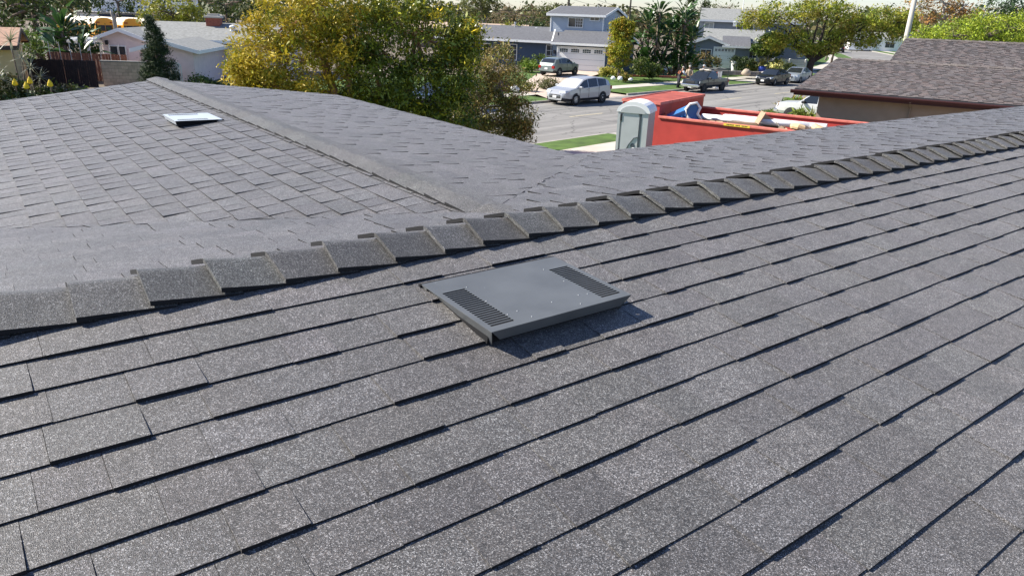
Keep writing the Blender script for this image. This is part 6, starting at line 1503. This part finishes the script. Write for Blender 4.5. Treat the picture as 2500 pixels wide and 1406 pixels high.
# ------------------------------------------------------------------ small yard things
pot = empty('white_planter', (23.2, 81.6, .5), 0, 'tall white tapered planter beside the narrow garage door', 'planter')
b = MB(); b.lathe([(.001, 0), (.28, 0), (.42, 1.05), (.46, 1.05), (.46, 1.12), (.38, 1.12), (.36, 1.0), (.001, 1.0)], 16); b.build('pot', MAT_TRIM, pot, smooth=False)
me = leaf_mesh('foliage', nrg.normal(size=(500, 3)) * np.array([.28, .28, .18]) + np.array([0, 0, 1.3]), .2, np.tile(np.array([[.03, .05, .015]]), (500, 1)) * nrg.uniform(.7, 1.4, (500, 1)), .4); link('foliage', me, MAT_LEAF, pot)
bp_ = empty('blue_pot', (25.9, 80.6, .5), 0, 'deep blue glazed pot before the white fence', 'pot')
b = MB(); b.lathe([(.001, 0), (.26, 0), (.38, .36), (.40, .68), (.35, .72), (.32, .66), (.001, .64)], 16); b.build('body', M('cobalt_glaze', (.02, .04, .22), .2), bp_, smooth=True)
b = MB(); b.lathe([(.35, .72), (.39, .75), (.33, .75)], 16); b.build('lip', M('cobalt_glaze'), bp_)
MAT_ROCK = M('pale_boulder', (.48, .45, .40), .9, var=.2, vscale=4, bump=.5, bscale=8)
def rock(label, loc, r3, seed, mat=None):
    g_ = random.Random(seed); b = MB(); b.ball((0, 0, r3[2] * .6), r3, 9, 6)
    b.v = [(x * g_.uniform(.85, 1.12), y * g_.uniform(.85, 1.12), max(0, z * g_.uniform(.88, 1.1))) for x, y, z in b.v]
    o = b.build('boulder', mat or MAT_ROCK, None, smooth=True); o.location = loc; tagit(o, label, 'rock', 'boulders in the front yards')
rock('left white boulder under the columnar tree', (8.3, 66.3, .42), (.22, .2, .2), 1, MAT_TRIM); rock('right white boulder under the columnar tree', (8.9, 66.1, .42), (.24, .2, .22), 2, MAT_TRIM)
rock('small white boulder right of the columnar tree', (9.8, 66.0, .42), (.2, .18, .16), 3, MAT_TRIM)
rock('large tan boulder on the lawn behind the black sedan', (23.3, 77.4, .45), (.5, .35, .42), 4, M('tan_boulder', (.40, .33, .25), .9, var=.2)); rock('low grey boulder on the lawn beside the tan one', (25.6, 78.0, .45), (.8, .5, .3), 5)
rock('whitish boulder left of the silver crossover', (-.3, 54.6, .25), (.35, .3, .28), 6, MAT_TRIM)
bd = empty('brick_border', (-2.2, 53.4, .15), math.radians(46), 'low red brick border left of the silver crossover', 'border')
for k in range(2):
    for i in range(14):
        b = MB(); b.box(i * .24 + (k % 2) * .12, i * .24 + .225 + (k % 2) * .12, 0, .11, k * .12, k * .12 + .11); b.build('brick', MAT_BRICK, bd)
sw_ = empty('garden_wall', (19.4, 78.4, .4), math.radians(-4), 'low grey stone garden wall before the grey house', 'wall')
for k in range(2):
    x = 0.
    while x < 9.5:
        w = rng.uniform(.35, .7); b = MB(); b.box(x, x + w - .02, rng.uniform(-.03, .03), .35, k * .22, k * .22 + .205, .02); b.build('stone', M('grey_wall_stone', (.20, .18, .165), .9, var=.2, vscale=3), sw_); x += w
wl_ = empty('brick_edging', (9.6, 70.0, .45), math.radians(8), 'red brick edging along the flower bed of the blue house', 'edging')
for i in range(26):
    b = MB(); b.box(i * .24, i * .24 + .225, 0, .2, 0, .16); b.build('brick', MAT_BRICK, wl_)
tb2 = empty('crumpled_paper', on_kerb(22.3, .35, .01), 0, 'small scrap of white litter in the gutter behind the pickup', 'litter')
b = MB(); b.ball((0, 0, .09), (.22, .16, .10), 7, 5); b.v = [(x * rng.uniform(.7, 1.25), y * rng.uniform(.7, 1.25), max(0, z * rng.uniform(.7, 1.2))) for x, y, z in b.v]; b.build('scrap', MAT_TRIM, tb2)
# tufts of grass on the nearer parkway
g = np.random.default_rng(77); n = 14000
ss = g.uniform(1.9, 26, n); oo = g.uniform(11.5, 13.25, n); PP = np.array([tuple(on_kerb(s_, o_, .19)) for s_, o_ in zip(ss, oo)]); PP[:, 2] += g.uniform(-.03, .03, n)
CC = np.array([(.10, .16, .025), (.15, .19, .035), (.07, .12, .02), (.24, .22, .08)])[g.choice(4, n, p=[.4, .3, .2, .1])] * g.uniform(.8, 1.2, (n, 1))
gr = link('grass', leaf_mesh('grass', PP, .13, CC, .22, 0., 9), MAT_LEAF); tagit(gr, 'grass blades on the strip beside the road', 'grass', kind='stuff')
